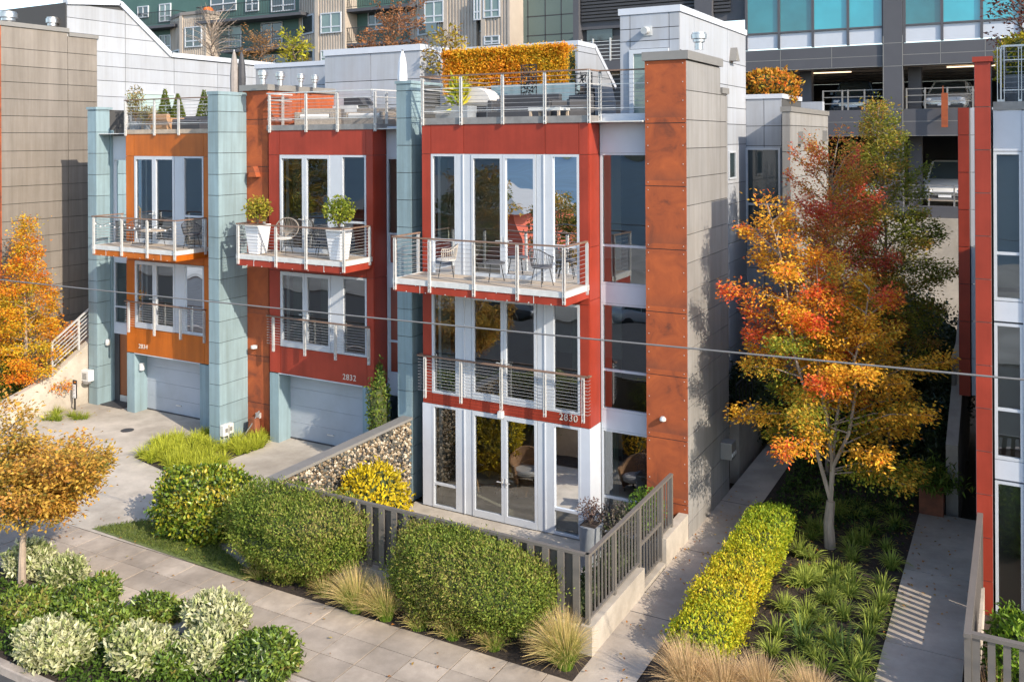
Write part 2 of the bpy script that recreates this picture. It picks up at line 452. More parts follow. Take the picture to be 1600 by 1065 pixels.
def cables(path, z0, z1, n):
    mb = MB()
    for i in range(n):
        z = z0 + (z1-z0)*(i+.5)/n
        for a, b in zip(path[:-1], path[1:]):
            mb.tube([(a[0], a[1], z), (b[0], b[1], z)], .0055, 4, cap=False)
    return mb
def railing(parent, path, posts, zbase, zdeck, ztop, ncab=10, rail='rail_wood', lowbar=False, single=False, hangout=0.0):
    # handrail along a polyline, posts reaching below the deck edge, tight cables
    r = MB()
    for a, b in zip(path[:-1], path[1:]): r.bar((*a, ztop), (*b, ztop), .075, .035)
    o = r.build('railing', M[rail], parent)
    for x, y, al in posts: post_mesh(x, y, zbase, ztop-.018, al).build('post', M['steel'], o)
    cables(path, zdeck+.1, ztop-.06, ncab).build('cables', M['cable'], o)
    if lowbar:
        k = MB()
        for z in (zdeck+.2, zdeck+.78):
            for a, b in zip(path[:-1], path[1:]): k.bar((*a, z), (*b, z), .03, .02)
        k.build('rail_bar', M['steel'], o)
    return o
def balcony(parent, x0, x1, y0, zb, zt, fascia, posts_x, ztop, ncab=10, rail='rail_wood', left=True, right=True):
    ze = zt - .13
    f = MB().box(x0, x1, y0, -.03, zb, ze)
    o = f.build('balcony', M[fascia], parent)
    # open joints and fixings of the fascia
    j = MB()
    for k in (1, 2): 
        x = x0 + (x1-x0)*(.17 if k == 1 else .83)
        j.box(x-.008, x+.008, y0-.004, y0+.01, zb+.004, ze-.004)
    nn = int((x1-x0)/.28)
    for i in range(nn):
        x = x0 + .12 + i*(x1-x0-.2)/(nn-1)
        j.box(x-.012, x+.012, y0-.006, y0, (zb+ze)/2 - .08*(1 if i % 2 else -1) - .012, (zb+ze)/2 - .08*(1 if i % 2 else -1) + .012)
    j.build('fixings', M['deck_edge'], o)
    MB().box(x0-.02, x1+.02, y0-.02, y0+.06, ze, zt).box(x0-.02, x0+.06, y0+.06, -.03, ze, zt).box(x1-.06, x1+.02, y0+.06, -.03, ze, zt).build('deck_edge', M['deck_edge'], o)
    d = MB(); n = 10
    for i in range(n):
        ya = y0+.06 + (-.03-y0-.06)*i/n; yb = y0+.06 + (-.03-y0-.06)*(i+1)/n
        d.box(x0+.06, x1-.06, ya, yb-.008, ze, zt-.004)
    d.build('deck', M['deck'], o)
    path = [(x0, -.12), (x0, y0), (x1, y0), (x1, -.12)]
    h = MB()
    for a, b in zip(path[:-1], path[1:]): h.bar((*a, ztop), (*b, ztop), .075, .035)
    h.build('handrail', M[rail], o)
    for x in posts_x: post_mesh(x, y0-.03, zb+.04, ztop-.018).build('post', M['steel'], o)
    for x in (x0-.02, x1+.02): post_mesh(x, -.16, zb+.1, ztop-.018, 'y').build('post', M['steel'], o)
    cables([(x0, -.12), (x0, y0+.01), (x1, y0+.01), (x1, -.12)], zt+.06, ztop-.05, ncab).build('cables', M['cable'], o)
    return o
def rooms(parent, x0, x1, y0, y1, zs, depth=5.0):
    w = MB()
    w.box(x0-.02, x0+.1, y0, y1, zs[0], zs[-1]); w.box(x1-.1, x1+.02, y0, y1, zs[0], zs[-1]); w.box(x0+.1, x1-.1, y1-.1, y1, zs[0], zs[-1])
    w.build('interior_wall', M['room'], parent)
    for i, z in enumerate(zs[:-1]):
        MB().box(x0+.1, x1-.1, y0+.02, y1-.1, z-.3, z).build('interior_floor', M['slab'] if i else M['concrete_l'], parent)
    MB().box(x0+.1, x1-.1, y0+.02, y1-.1, zs[-1]-.3, zs[-1]).build('roof_slab', M['room'], parent)
def curtain(parent, x0, x1, z0, z1, Y):
    mb = MB(); n = max(6, int((x1-x0)/.035)); pts = []
    for i in range(n+1):
        x = x0+(x1-x0)*i/n; pts.append((x, Y + (.03 if i % 2 else -.03)))
    back = [(p[0], p[1]+.012) for p in reversed(pts)]
    mb.prism(pts+back, 'z', z0, z1)
    return mb.build('curtain', M['curtain'], parent)
def vent_cap(parent, x, y, z, r=.16, h=.42, name='roof_vent'):
    return MB().lathe((x,y,z), [(r*.55,0),(r*.55,h*.4),(r*.8,h*.45),(r*.8,h*.6),(r*1.05,h*.64),(r*1.05,h*.9),(r*.9,h*.94),(r*.9,h)], 18).build(name, M['duct'], parent, smooth=True)

G = 0.45                     # pavement level
ZD = 0.46                    # level at the garage doors
YR = 0.62                    # recessed window strips
# ================================================================== the nearest red house, number 2830
H = thing('town_house', 'red panelled town house with rust steel pillar and doors on three floors, marked 2830', 'house', (-10.5, 3, 0), 'town houses in the row')
H30 = H
XL, XR = -13.86, -9.04
o0, o1 = -13.57, -9.29
lw, p1, dl, dr, p2, rw = -12.78, -12.34, -12.33, -10.46, -10.05, -9.29
Z1, Z2, Z3, Z4 = -.03, 2.95, 6.05, 10.0
rooms(H, XL, -7.74, .76, 6.0, [Z1-.02, Z2-.05, Z3-.1, Z4-.02])
cl = MB()
clad_front(0, XL, o0, [2.67, 5.62, 9.23, Z4], mb=cl, gap=.012); clad_front(0, o1, XR, [2.67, 5.62, 9.23, Z4], mb=cl, gap=.012)
clad_front(0, o0, o1, [9.23, Z4], [o0, -12.55, -10.2, o1], mb=cl, gap=.012)
clad_front(0, o0, o1, [2.67, 2.96], [o0, -12.4, -9.6, o1], mb=cl, gap=.012)
clad_front(0, o0, o1, [5.62, 6.02], [o0, -11.4, o1], mb=cl, gap=.012)
clad_side(XR-.025, 0.0, YR, [2.67, 5.72, 7.0, 9.23, Z4], mb=cl, gap=.012, t=.03)
cl.build('wall_cladding', M['red'], H)
bk = MB().box(XL+.03, o0-.005, .004, .15, 2.69, Z4-.02).box(o1+.005, XR-.03, .004, .15, 2.69, Z4-.02).box(o0-.005, o1+.005, .004, .15, 9.25, Z4-.02).box(o0-.005, o1+.005, .004, .15, 2.69, 2.94).box(o0-.005, o1+.005, .004, .15, 5.64, 6.0).box(XR-.15, XR-.03, .15, YR, 2.7, Z4-.02)
bk.build('backing_wall', M['joint'], H)
# white mullion posts between the glazing
for (a, b) in ((Z1, 2.66), (2.96, 5.61), (6.03, 9.23)):
    for xa, xb in ((lw, p1), (dr+.01, p2)):
        MB().box(xa+.003, xb-.003, -.03, .1, a, b).box(xa+.2, xa+.23, -.055, -.03, a, b).build('mullion_post', M['frame'], H)
    tz = {0: ()}
    tr = (a + (b-a)*.30,) if a > 5 else ((a + (b-a)*.23,) if a < 1 else ())
    window(H, o0, lw, a, b, 0, tr); window(H, p2, rw, a, b, 0, tr)
    french_doors(H, dl, dr, a, b, 0)
curtain(H, o0+.1, o0+.32, 6.1, 9.1, .3); curtain(H, rw-.36, rw-.1, 3.0, 5.5, .3); curtain(H, o0+.1, o0+.4, 3.0, 5.5, .3); curtain(H, sx0_+.08, sx0_+.3, .05, 2.45, 1.0) if (sx0_ := -9.02) else None
# ground floor corner posts, white
MB().box(XR-.25, XR, -.02, .1, Z1, 2.66).box(XR-.1, XR, .1, YR, Z1, 2.66).build('corner_post', M['white_panel'], H)
MB().box(XL-.02, o0, -.02, .1, Z1, 2.66).build('corner_post', M['white_panel'], H)
# recessed window strip beside the rust pillar
sx0, sx1 = -9.02, -7.7
for (z0, z1, tz) in ((Z1, 2.52, .86), (2.98, 5.6, 3.96), (6.05, 9.26, 7.0)):
    window(H, sx0, sx1, z0, z1, YR+.03, (tz,), fw=.055)
for (z0, z1) in ((2.52, 2.98), (5.6, 6.05), (9.26, 10.22)):
    MB().box(sx0, sx1, YR, YR+.1, z0+.005, z1-.005).build('wall_panel', M['white_panel'], H)
# rust steel pillar with grey boarded flank
px0, px1, py = -7.69, -6.68, .2
zt = 11.42
co = MB(); zs = steps(G-.6, zt, 1.46, 1.2)
clad_front(py, px0, px1, zs, mb=co, gap=.02, t=.02)
pil = co.build('rust_pillar', M['corten'], H)
bo = MB()
for a, b in zip(zs[:-1], zs[1:]):
    n = 4
    for i in range(n):
        z = a + .09 + (b-a-.18)*i/(n-1)
        for x in (px0+.08, px1-.08): bo.box(x-.009, x+.009, py-.03, py-.02, z-.009, z+.009)
bo.build('bolts', M['steel'], pil)
y2, y3 = at(1125.5, 120, X=px1).y, at(1136.5, 150, X=px1).y
MB().box(px0+.02, px1-.03, py+.002, y2-.01, G-.6, zt-.005).box(px0+.02, px1-.03, y2-.01, y3, G-.6, 10.75).build('pillar_core', M['joint'], H)
pitch = .655
zz = [at(1073.3, v, X=px1).z for v in (141, 187.4, 231.9, 277.9, 322.2, 367.7, 412.2, 457.4)]
zall = [zt-.02] + zz
while zall[-1] > .9: zall.append(zall[-1] - (zz[0]-zz[-1])/7)
zall.append(G-.6); zall = zall[::-1]
sd = MB()
clad_side(px1-.03, py-.01, y3, [z for z in zall if z < 10.8] , [py-.01, y2, y3], mb=sd, gap=.016, t=.03)
clad_side(px1-.03, py-.01, y2, [max(z for z in zall if z < 10.8)] + [z for z in zall if z >= 10.8], mb=sd, gap=.016, t=.03)
clad_side(px1-.03, y2, y3, [max(z for z in zall if z < 10.8), 10.76], mb=sd, gap=.016, t=.03)
sd.build('pillar_siding', M['grey_board'], H)
MB().box(px0-.05, px1+.06, py-.07, y2+.06, zt, zt+.2).build('pillar_coping', M['cap'], H)
MB().box(px0-.02, px1+.04, y2+.06, y3+.04, 10.75, 10.9).build('pillar_coping', M['cap'], H)
# lamp on the pillar
lp = at(1037, 653, Y=py-.02)
MB().lathe((lp.x, lp.y-.06, lp.z-.04), [(.02,-.03),(.075,0),(.075,.05),(.045,.09)], 14).box(lp.x-.03, lp.x+.03, lp.y-.06, lp.y, lp.z-.02, lp.z+.02).build('wall_lamp', M['steel'], H, smooth=True)
# floor three balcony, floor two railing
balcony(H, -13.88, -9.05, -1.3, 5.80, 6.12, 'red', [xat(u, -1.33, 430) for u in (617, 671, 740, 808, 881)], 7.16, 9)
jz = 3.95
jr = railing(H, [(-13.9, -.06), (-13.9, -.2), (-9.0, -.2), (-9.0, -.06)], [(xat(u, -.23, 600), -.23, 'x') for u in (664, 720, 783, 851, 911)], 2.86, 2.9, jz, 11)
# roof deck
RD = 10.02
MB().box(XL-.05, XR+.03, -.05, .1, 10.0, 10.17).box(XR-.07, XR+.03, .1, YR, 10.0, 10.17).build('roof_edge', M['steel_dark'], H)
MB().box(XL, -7.72, .1, 6.2, 10.0, 10.03).build('roof_deck', M['deck_edge'], H)
posts = [(xat(u, -.08, 150), -.08, 'x') for u in (660, 720, 785, 851)] + [(xat(920, -.08, 150), -.08, 'x'), (-8.98, .55, 'x')]
railing(H, [(XL, 3.4), (XL, -.06), (XR, -.06), (XR+.05, .5), (-7.7, .55)], posts, 9.98, 10.15, 11.26, 9, lowbar=True)
pw1 = at(902, 160, Y=3.66).x
MB().box(XL-.02, pw1, 3.66, 3.85, 10.0, 11.22).build('planter_wall', M['teal'], H)
MB().box(XL-.02, pw1, 3.85, 4.9, 10.0, 11.12).build('planter_bed', M['soil'], H)
new_text('2830', .235, 'house_number', (at(873.5, 655, Y=-.03).x, -.03, at(873.5, 655, Y=-.03).z), M['num'], H)
l2 = at(784, 645, Y=-.05); MB().box(l2.x-.06, l2.x+.06, -.17, -.03, l2.z-.1, l2.z+.06).build('door_light', M['white_plastic'], H)
# stair penthouse on the roof and the long white flank behind the pillar
wx = -8.0; wy0, wy1 = 3.67, 10.44
pen0 = -9.72
MB().box(pen0, wx-.03, wy0, wy1, -.2, 13.0).build('penthouse_core', M['joint'], H)
wf = MB(); fz = [10.0, 11.3, 12.6, 13.0]
dx0, dx1 = at(985, 80, Y=wy0).x, at(1046, 75, Y=wy0).x
clad_front(wy0, pen0, dx0, [10.0, 12.28, 12.62, 13.02], mb=wf); clad_front(wy0, dx0, dx1, [12.06, 12.28, 12.62, 13.02], mb=wf); clad_front(wy0, dx1, wx, [10, 12.28, 12.62, 13.02], mb=wf)
jv = (48, 82, 117, 158, 190, 225)
zr = sorted([at(1137, v, X=wx).z for v in (60, 97, 133, 168, 194, 226, 288, 320, 352, 382, 412, 442)])
clad_side(wx-.03, wy0, wy1, [-.2, 1.0, 2.0, 3.0, 4.0] + [z for z in zr if 4.4 < z < 12.7] + [13.02], [wy0, wy0+1.25, wy0+4.6, wy1], mb=wf, t=.03)
wf.build('white_siding', M['white_board'], H)
MB().box(pen0-.04, wx+.04, wy0-.05, wy1+.04, 13.02, 13.2).build('penthouse_coping', M['white_panel'], H)
window(H, dx0, dx1, 10.05, 12.05, wy0-.07, fw=.12, glass='glass_grey')
vt = at(857, 196, Y=wy0) if False else at(1013, 48, Y=wy0)
MB().box(vt.x-.12, vt.x+.12, wy0-.05, wy0-.026, vt.z-.14, vt.z+.12).tube([(vt.x-.03, wy0-.05, vt.z), (vt.x-.05, wy0-.22, vt.z-.02)], .1, 12).build('exhaust_hood', M['steel'], H, smooth=True)
hd = at(1142, 90, X=wx)
MB().prism([(hd.y-.2, hd.z-.12), (hd.y+.25, hd.z-.12), (hd.y-.05, hd.z+.3)], 'x', wx, wx+.22).build('wall_vent', M['cap'], H)
vent_cap(H, at(1092, 88, X=-7.3).x, at(1092, 88, X=-7.3).y, 11.9, .19, .45)
window_side(H, wx, at(1138, 250, X=wx).y, at(1149, 250, X=wx).y, at(1143, 280, X=wx).z, at(1143, 236, X=wx).z)
sc = at(1140, 10, X=wx)
# cream set-back block at the end of the passage
X2 = at(1222, 230, Y=wy1).x
blk = MB(); clad_front(wy1, wx+.0, X2, [1.6, 4.4, 5.3, 6.0, 9.35, 10.0, 10.9], [wx, -7.4, X2], mb=blk)
bb = thing('rear_wing', 'low white boarded wing with a tall window behind the maple', 'building wing', (-7.2, 11, 0))
blk.build('wall', M['white_board'], bb)
MB().box(wx, X2, wy1+.002, wy1+3, G-.5, 10.88).box(wx+.0, X2, wy1-.01, wy1+.002, G-.5, 4.4).build('wall_core', M['joint'], bb)
MB().box(wx-.0, X2+.04, wy1-.06, wy1+3, 10.9, 11.05).build('coping', M['white_panel'], bb)
window(bb, at(1166, 230, Y=wy1).x, at(1220, 230, Y=wy1).x, zat(360, 1190, wy1), zat(231, 1190, wy1), wy1-.06, (zat(319, 1190, wy1),), fw=.07, glass='glass_dark')
# ------------------------------------------------------------------ small grey pillar wing
gp = thing('boarded_pillar', 'grey boarded party wall pillar with two triangular vents beside the rear wing', 'pillar', (-6.4, 9.4, 0))
gx0, gx1 = at(1222, 230, Y=9).x, at(1235, 230, Y=9).x
gy = at(1294, 230, X=gx1).y
gz = 10.42; gzs = steps(G-.3, gz, .82)
MB().box(gx0+.02, gx1-.03, 9.002, gy, G-.3, gz).build('pillar_core', M['joint'], gp)
q = MB(); clad_front(9, gx0, gx1, gzs, mb=q); clad_side(gx1-.03, 8.99, gy, gzs, mb=q, t=.03); q.build('siding', M['grey_board'], gp)
MB().box(gx0-.04, gx1+.04, 8.95, gy+.04, gz, gz+.16).build('coping', M['cap'], gp)
for u, v in ((1248, 218), (1286, 215)):
    h = at(u, v, X=gx1)
    MB().prism([(h.y-.16, h.z-.15), (h.y+.3, h.z-.15), (h.y-.1, h.z+.25)], 'x', gx1, gx1+.16).build('wall_vent', M['cap'], gp)

MB().box(X2-.5, at(1285, 165, Y=gy+.1).x, gy+.1, gy+.5, 7.5, zat(159, 1280, gy+.1)).build('wing_parapet', M['white_board'], bb)
# ================================================================== middle red house, number 2832
H = thing('town_house', 'red panelled town house with white balcony planters and a garage, marked 2832', 'house', (-17.4, 3, 0), 'town houses in the row')
H32 = H
OY = .75
XL2, XR2 = xat(421, 0), xat(584, 0)
a0, a1 = xat(438, 0), xat(573, 0)
d0, dm, d1, q0, q1 = a0+.02, xat(480, 0), xat(517, 0), xat(534, 0), a1
zf, zs2, zh = zat(579.5, 421, 0), zat(540, 439, 0), zat(242, 440, 0)
zbb = zat(414, 372, -1.3); zbt = zbb + .32
YR2 = yat(604, XR2)
rooms(H, XL2, -14.5, .75, 6.0, [ZD, 2.85, zbt-.06, 9.86])
cl = MB()
T = zat(204, 430, 0)
clad_front(0, XL2, a0, [zf, zbb-.3, zh, T], mb=cl, gap=.012); clad_front(0, a1, XR2, [zf, zbb-.3, zh, T], mb=cl, gap=.012)
clad_front(0, a0, a1, [zh, T], mb=cl, gap=.012); clad_front(0, a0, a1, [zf, zs2], mb=cl, gap=.012); clad_front(0, a0, a1, [zbb-.3, zbt-.06], mb=cl, gap=.012)
clad_side(XR2-.025, 0, YR2, [zf, zbb-.3, zh, T], mb=cl, gap=.012, t=.03)
cl.build('wall_cladding', M['red'], H)
MB().box(XL2+.03, a0-.005, .004, .15, zf+.02, T-.02).box(a1+.005, XR2-.03, .004, .15, zf+.02, T-.02).box(a0-.005, a1+.005, .004, .15, zh+.02, T-.02).box(a0-.005, a1+.005, .004, .15, zf+.02, zs2-.02).box(a0-.005, a1+.005, .004, .15, zbb-.28, zbt-.08).box(XR2-.15, XR2-.03, .15, YR2, zf+.02, T-.02).build('backing_wall', M['joint'], H)
for (a, b) in ((zs2+.01, zbb-.31), (zbt-.05, zh)):
    MB().box(d1+.003, q0-.003, -.03, .1, a, b).build('mullion_post', M['frame'], H)
    french_doors(H, d0, d1, a, b, 0, .15)
    window(H, q0, q1, a, b, 0, (a+(b-a)*.34,) if a > 5 else ())
curtain(H, d0+.14, d0+.5, zbt, zh-.2, .4); curtain(H, d0+.14, d0+.5, zs2, zbb-.4, .4); curtain(H, dm+.1, dm+.5, zs2, zbb-.4, .5)
# garage
def garage(H, xa, xb, ja, jb, ztop, zlow, Yd=.5):
    MB().box(xa, ja, -.02, .6, zlow-.05, ztop).build('garage_jamb', M['teal'], H); MB().box(jb, xb, -.02, .6, zlow-.05, ztop).build('garage_jamb', M['teal'], H)
    g = MB(); n = 4
    for i in range(n):
        z0 = zlow + (ztop-zlow)*i/n; z1 = zlow + (ztop-zlow)*(i+1)/n
        g.box(ja, jb, Yd, Yd+.06, z0+.003, z1-.003)
    g.box(ja, jb, Yd+.02, Yd+.05, zlow, ztop)
    gd = g.build('garage_door', M['garage'], H)
    MB().box((ja+jb)/2-.12, (ja+jb)/2+.12, Yd-.04, Yd, zlow+.32, zlow+.36).build('handle', M['steel'], gd); MB().box(ja, jb, Yd-.015, Yd+.01, zlow-.01, zlow+.05).build('bottom_seal', M['dark'], gd)
    MB().box(ja-.0, jb, -.024, .012, ztop-.001, ztop+.03).build('garage_lintel', M['frame'], H)
garage(H, XL2, XR2, at(436, 600, Y=0).x, at(567, 600, Y=0).x, zf-.03, ZD)
MB().box(XR2-.1, XR2, .6, YR2+.2, ZD, zf-.02).build('garage_side', M['teal'], H)
# rust steel block rising through the roof
bx0, bx1, by0, by1 = -21.25, xat(420, .15), .15, 3.2
by1 = yat(525, bx1, 147)
zt2 = zat(141, 420, .15)
zc = steps(G, zt2, 1.46, 1.5)
co = MB(); clad_front(by0, bx0, bx1, zc, mb=co, t=.02); clad_side(bx1-.03, by0-.02, by1, zc, [by0-.02, 1.6, by1], mb=co, t=.03)
co.build('rust_pillar', M['corten'], H)
MB().box(bx0+.01, bx1-.03, by0+.002, by1-.01, G, zt2-.01).build('pillar_core', M['joint'], H)
MB().box(bx0-.06, bx1+.07, by0-.1, by1+.06, zt2, zt2+.18).build('pillar_coping', M['cap'], H)
for u, v in ((411, 140), (438, 141), (470, 143), (492, 144)):
    p = at(u, v-6, X=-19.9); vent_cap(H, p.x, p.y, zt2+.14, .15 if u < 450 else .12, .42)
p = at(401, 270, Y=by0-.02); MB().prism([(p.x-.18, p.z-.12), (p.x+.18, p.z-.12), (p.x+.05, p.z+.2), (p.x-.05, p.z+.2)], 'y', by0-.22, by0-.02).build('wall_vent', M['corten'], H)
p = at(400, 541, Y=by0-.02); MB().lathe((p.x, by0-.1, p.z), [(.02,-.06),(.1,-.04),(.1,.04),(.02,.06)], 14).build('wall_lamp', M['white_plastic'], H, smooth=True)
# teal party wall tower between the orange and red houses
ty = -1.0
tx0, tx1 = at(326, 300, Y=ty).x, at(342.5, 300, Y=ty).x
tz = zat(148, 334, ty)
tzs = sorted([at(342.9, v, X=tx1).z for v in (174.1, 206.6, 239.3, 272.7, 305.6)])
d = (tzs[-1]-tzs[0])/4
lo = []
z = tzs[0]
while z - d > .9: z -= d; lo.append(z)
tzs = [G-.1] + sorted(lo) + tzs + [tz]
q = MB(); clad_front(ty, tx0, tx1, tzs, mb=q, gap=.016); clad_side(tx1-.03, ty-.02, by0-.02, tzs, mb=q, gap=.016, t=.03)
q.build('teal_tower', M['teal'], H)
MB().box(tx0+.0, tx1-.03, ty+.002, by0-.02, G-.1, tz-.01).build('tower_core', M['joint'], H)
MB().box(tx0-.02, tx1+.02, ty-.04, by0-.02, tz, tz+.1).build('tower_coping', M['teal'], H)
# narrow teal tower and recessed strips before the nearest house
OY = 0
nty = .13
nx0, nx1 = xat(620, nty), xat(643, nty)
ntz = zat(131, 630, nty)
nzs = steps(-.1, ntz, .735)
q = MB(); clad_front(nty+.02, nx0, nx1, nzs, mb=q, gap=.016); clad_side(nx1-.03, nty, .7, nzs, mb=q, gap=.016, t=.03)
q.build('teal_tower', M['teal'], H)
MB().box(nx0+.01, nx1-.03, nty+.022, 1.6, -.1, ntz-.01).build('tower_core', M['joint'], H)
MB().box(nx0-.03, nx1+.03, nty-.03, 1.65, ntz, ntz+.08).build('tower_coping', M['teal'], H)
OY = .75
for xa, xb in ((XR2+.01, nx0-.01),):
    for (z0, z1, t) in ((.5, 2.3, 1.2), (2.85, 5.4, 3.8), (6.0, 9.1, 6.9)):
        window(H, xa, xb, z0, z1, YR2+.03, (t,), fw=.05, glass='glass')
    for (z0, z1) in ((2.3, 2.85), (5.4, 6.0), (9.1, 10.0)): MB().box(xa, xb, YR2, YR2+.1, z0+.004, z1-.004).build('wall_panel', M['white_panel'], H)
ZT32 = zbt
bxl, bxr = xat(370, -1.3, 410), xat(536, -1.3, 425)
balcony(H, bxl, bxr, -1.3, zbb, zbt, 'red', [xat(u, -1.33, 400) for u in (372, 431, 478, 537)], zat(350, 380, -1.3), 9)
railing(H, [(a0-.4, -.06), (a0-.4, -.18), (a1+.1, -.18), (a1+.1, -.06)], [(xat(u, -.21, 520), -.21, 'x') for u in (427, 476, 524, 576)], zs2-.14, zs2-.06, zat(494, 425, -.18), 10)
MB().box(XL2-.05, XR2+.03, -.05, .1, T, T+.16).box(XR2-.07, XR2+.03, .1, 1.2, T, T+.16).build('roof_edge', M['steel_dark'], H)
MB().box(XL2, -14.3, .1, 6.2, T, T+.03).build('roof_deck', M['deck_edge'], H)
railing(H, [(XL2, 1.0), (XL2, -.06), (XR2, -.06), (XR2+.3, 1.4)], [(xat(u, -.08, 170), -.08, 'x') for u in (421, 478, 527, 586)] + [(xat(604, .7, 170), .7, 'x'), (XL2, .6, 'y')], T-.06, T+.14, T+1.12, 8, rail='steel', lowbar=True)
new_text('2832', .23, 'house_number', (at(535.5, 592, Y=-.03).x, -.03, at(535.5, 592, Y=-.03).z), M['num'], H)
# upper storey of the middle house
OY = 0
uy = 4.0
ux0, ux1 = at(508, 90, Y=uy).x, at(657, 76, Y=uy).x
q = MB(); uz = 12.45
clad_front(uy, ux0, ux1, [9.9, 10.75, 11.55, uz], [ux0, at(580, 90, Y=uy).x, ux1], mb=q); clad_side(ux1-.03, uy-.02, at(706, 100, X=ux1).y, [9.9, 10.75, 11.55, uz], mb=q, t=.03)
ux2 = at(400, 99, Y=uy+1.4).x
clad_front(uy+1.4, ux2, ux0, [9.9, 10.8, 11.6, 12.3], [ux2, at(455, 90, Y=uy+1.4).x, ux0], mb=q)
q.build('white_siding', M['white_board'], H)
MB().box(ux0, ux1-.03, uy+.002, at(706, 100, X=ux1).y, 9.9, uz-.01).box(ux2, ux0, uy+1.402, uy+4, 9.9, 12.29).build('storey_core', M['joint'], H)
MB().box(ux0-.03, ux1+.04, uy-.06, at(706, 100, X=ux1).y+.04, uz, uz+.2).build('coping', M['white_panel'], H)
MB().box(ux2-.03, ux0-.03, uy+1.34, uy+4, 12.3, 12.46).build('coping', M['white_panel'], H)

# ================================================================== orange house, number 2834
H = thing('town_house', 'orange panelled town house with brown entry door and garage, marked 2834', 'house', (-23.4, 3, 0), 'town houses in the row')
H34 = H
OY = .75
XL3, XR3 = xat(198, 0), tx0
b0, b1 = xat(211, 0), xat(319, 0)
e0, em, e1, r0, r1 = b0+.02, xat(245, 0), xat(274, 0), xat(287, 0), b1
zf, zs2, zh = zat(549, 200, 0), zat(511, 213, 0), zat(244, 215, 0)
zbb = zat(398, 146, -1.3); zbt = zbb + .32
rooms(H, XL3, XR3, .75, 6.0, [ZD, 2.85, zbt-.06, 9.8])
T = zat(209.5, 200, 0)
cl = MB()
clad_front(0, XL3, b0, [zf, zbb-.3, zh, T], mb=cl, gap=.012); clad_front(0, b1, XR3, [zf, zbb-.3, zh, T], [b1, b1+.5, XR3], mb=cl, gap=.012)
clad_front(0, b0, b1, [zh, T], mb=cl, gap=.012); clad_front(0, b0, b1, [zf, zs2], mb=cl, gap=.012); clad_front(0, b0, b1, [zbb-.3, zbt-.06], mb=cl, gap=.012)
cl.build('wall_cladding', M['orange'], H)
MB().box(XL3+.03, b0-.005, .004, .15, zf+.02, T-.02).box(b1+.005, XR3-.03, .004, .15, zf+.02, T-.02).box(b0-.005, b1+.005, .004, .15, zh+.02, T-.02).box(b0-.005, b1+.005, .004, .15, zf+.02, zs2-.02).box(b0-.005, b1+.005, .004, .15, zbb-.28, zbt-.08).build('backing_wall', M['joint'], H)
for (a, b) in ((zs2+.01, zbb-.31), (zbt-.05, zh)):
    MB().box(e1+.003, r0-.003, -.03, .1, a, b).build('mullion_post', M['frame'], H)
    french_doors(H, e0, e1, a, b, 0, .15)
    window(H, r0, r1, a, b, 0, (a+(b-a)*.34,) if a > 5 else ())
for x0, x1 in ((e0+.14, em-.1), (em+.1, e1-.12), (r0+.08, r1-.08)): curtain(H, x0, x1, zs2+.03, zs2+1.0, .22)
garage(H, XL3, xat(325, 0), at(211, 600, Y=0).x, at(313, 600, Y=0).x, zf-.03, ZD)
MB().box(xat(325, 0), XR3, -.02, .5, ZD-.1, zf-.01).build('garage_side', M['teal'], H)
# left teal tower, window strip and entry door
lx0, lx1 = xat(137.5, 0), xat(151, 0)
ltz = zat(171, 145, 0)
lzs = steps(ZD-.15, ltz, .74)
ly = at(172, 300, X=lx1).y
q = MB(); clad_front(0.02, lx0, lx1, lzs, mb=q, gap=.016); clad_side(lx1-.03, 0, ly, lzs, mb=q, gap=.016, t=.03); q.build('teal_tower', M['teal'], H)
MB().box(lx0+.01, lx1-.03, .022, 3, ZD-.2, ltz-.01).build('tower_core', M['joint'], H)
MB().box(lx0-.03, lx1+.03, -.03, ly+.1, ltz, ltz+.08).build('tower_coping', M['teal'], H)
MB().box(lx1-.03, lx1+.06, ly+.005, ly+.12, ZD, 10.0).build('corner_trim', M['teal'], H)
wxa, wxb = lx1+.06, XL3-.01
YQ = ly + .12
window(H, wxa, wxb, 3.2, 5.4, YQ, (3.8,), fw=.05); window(H, wxa, wxb, 5.95, 9.0, YQ, (6.85,), fw=.05)
for z0, z1 in ((2.85, 3.2), (5.4, 5.95), (9.0, 9.8)): MB().box(wxa, wxb, YQ-.03, YQ+.1, z0+.004, z1-.004).build('wall_panel', M['white_panel'], H)
dr_ = MB().box(wxa+.25, wxb-.02, YQ+.02, YQ+.08, ZD+.25, 2.85).build('entry_door', M['bronze'], H)
MB().box(wxa+.25, wxb-.02, YQ-.0, YQ+.02, ZD+.02, ZD+.24).build('kick_plate', M['steel'], dr_)
MB().box(wxa, wxa+.25, YQ-.02, YQ+.08, ZD, 2.85).build('door_jamb', M['dark'], H)
rooms_x = MB().box(wxa, wxb, 2.2, 2.3, ZD, 10).build('interior_wall', M['room'], H)
ZT34 = zbt
balcony(H, xat(144.5, -1.3, 397), xat(275, -1.3, 405), -1.3, zbb, zbt, 'orange', [xat(u, -1.33, 390) for u in (146.5, 190, 230, 273)], zat(338, 146, -1.3), 9)
railing(H, [(b0-.3, -.06), (b0-.3, -.18), (b1+.1, -.18), (b1+.1, -.06)], [(xat(u, -.21, 500), -.21, 'x') for u in (201, 241, 282, 319)], zs2-.14, zs2-.06, zat(471, 205, -.18), 10)
MB().box(XL3-.05, XR3, -.05, .1, T, T+.14).box(XL3-.05, XL3+.1, .1, YQ, T, T+.14).build('roof_edge', M['deck'], H)
MB().box(lx1, XR3, .1, 6, T, T+.03).build('roof_deck', M['deck_edge'], H)
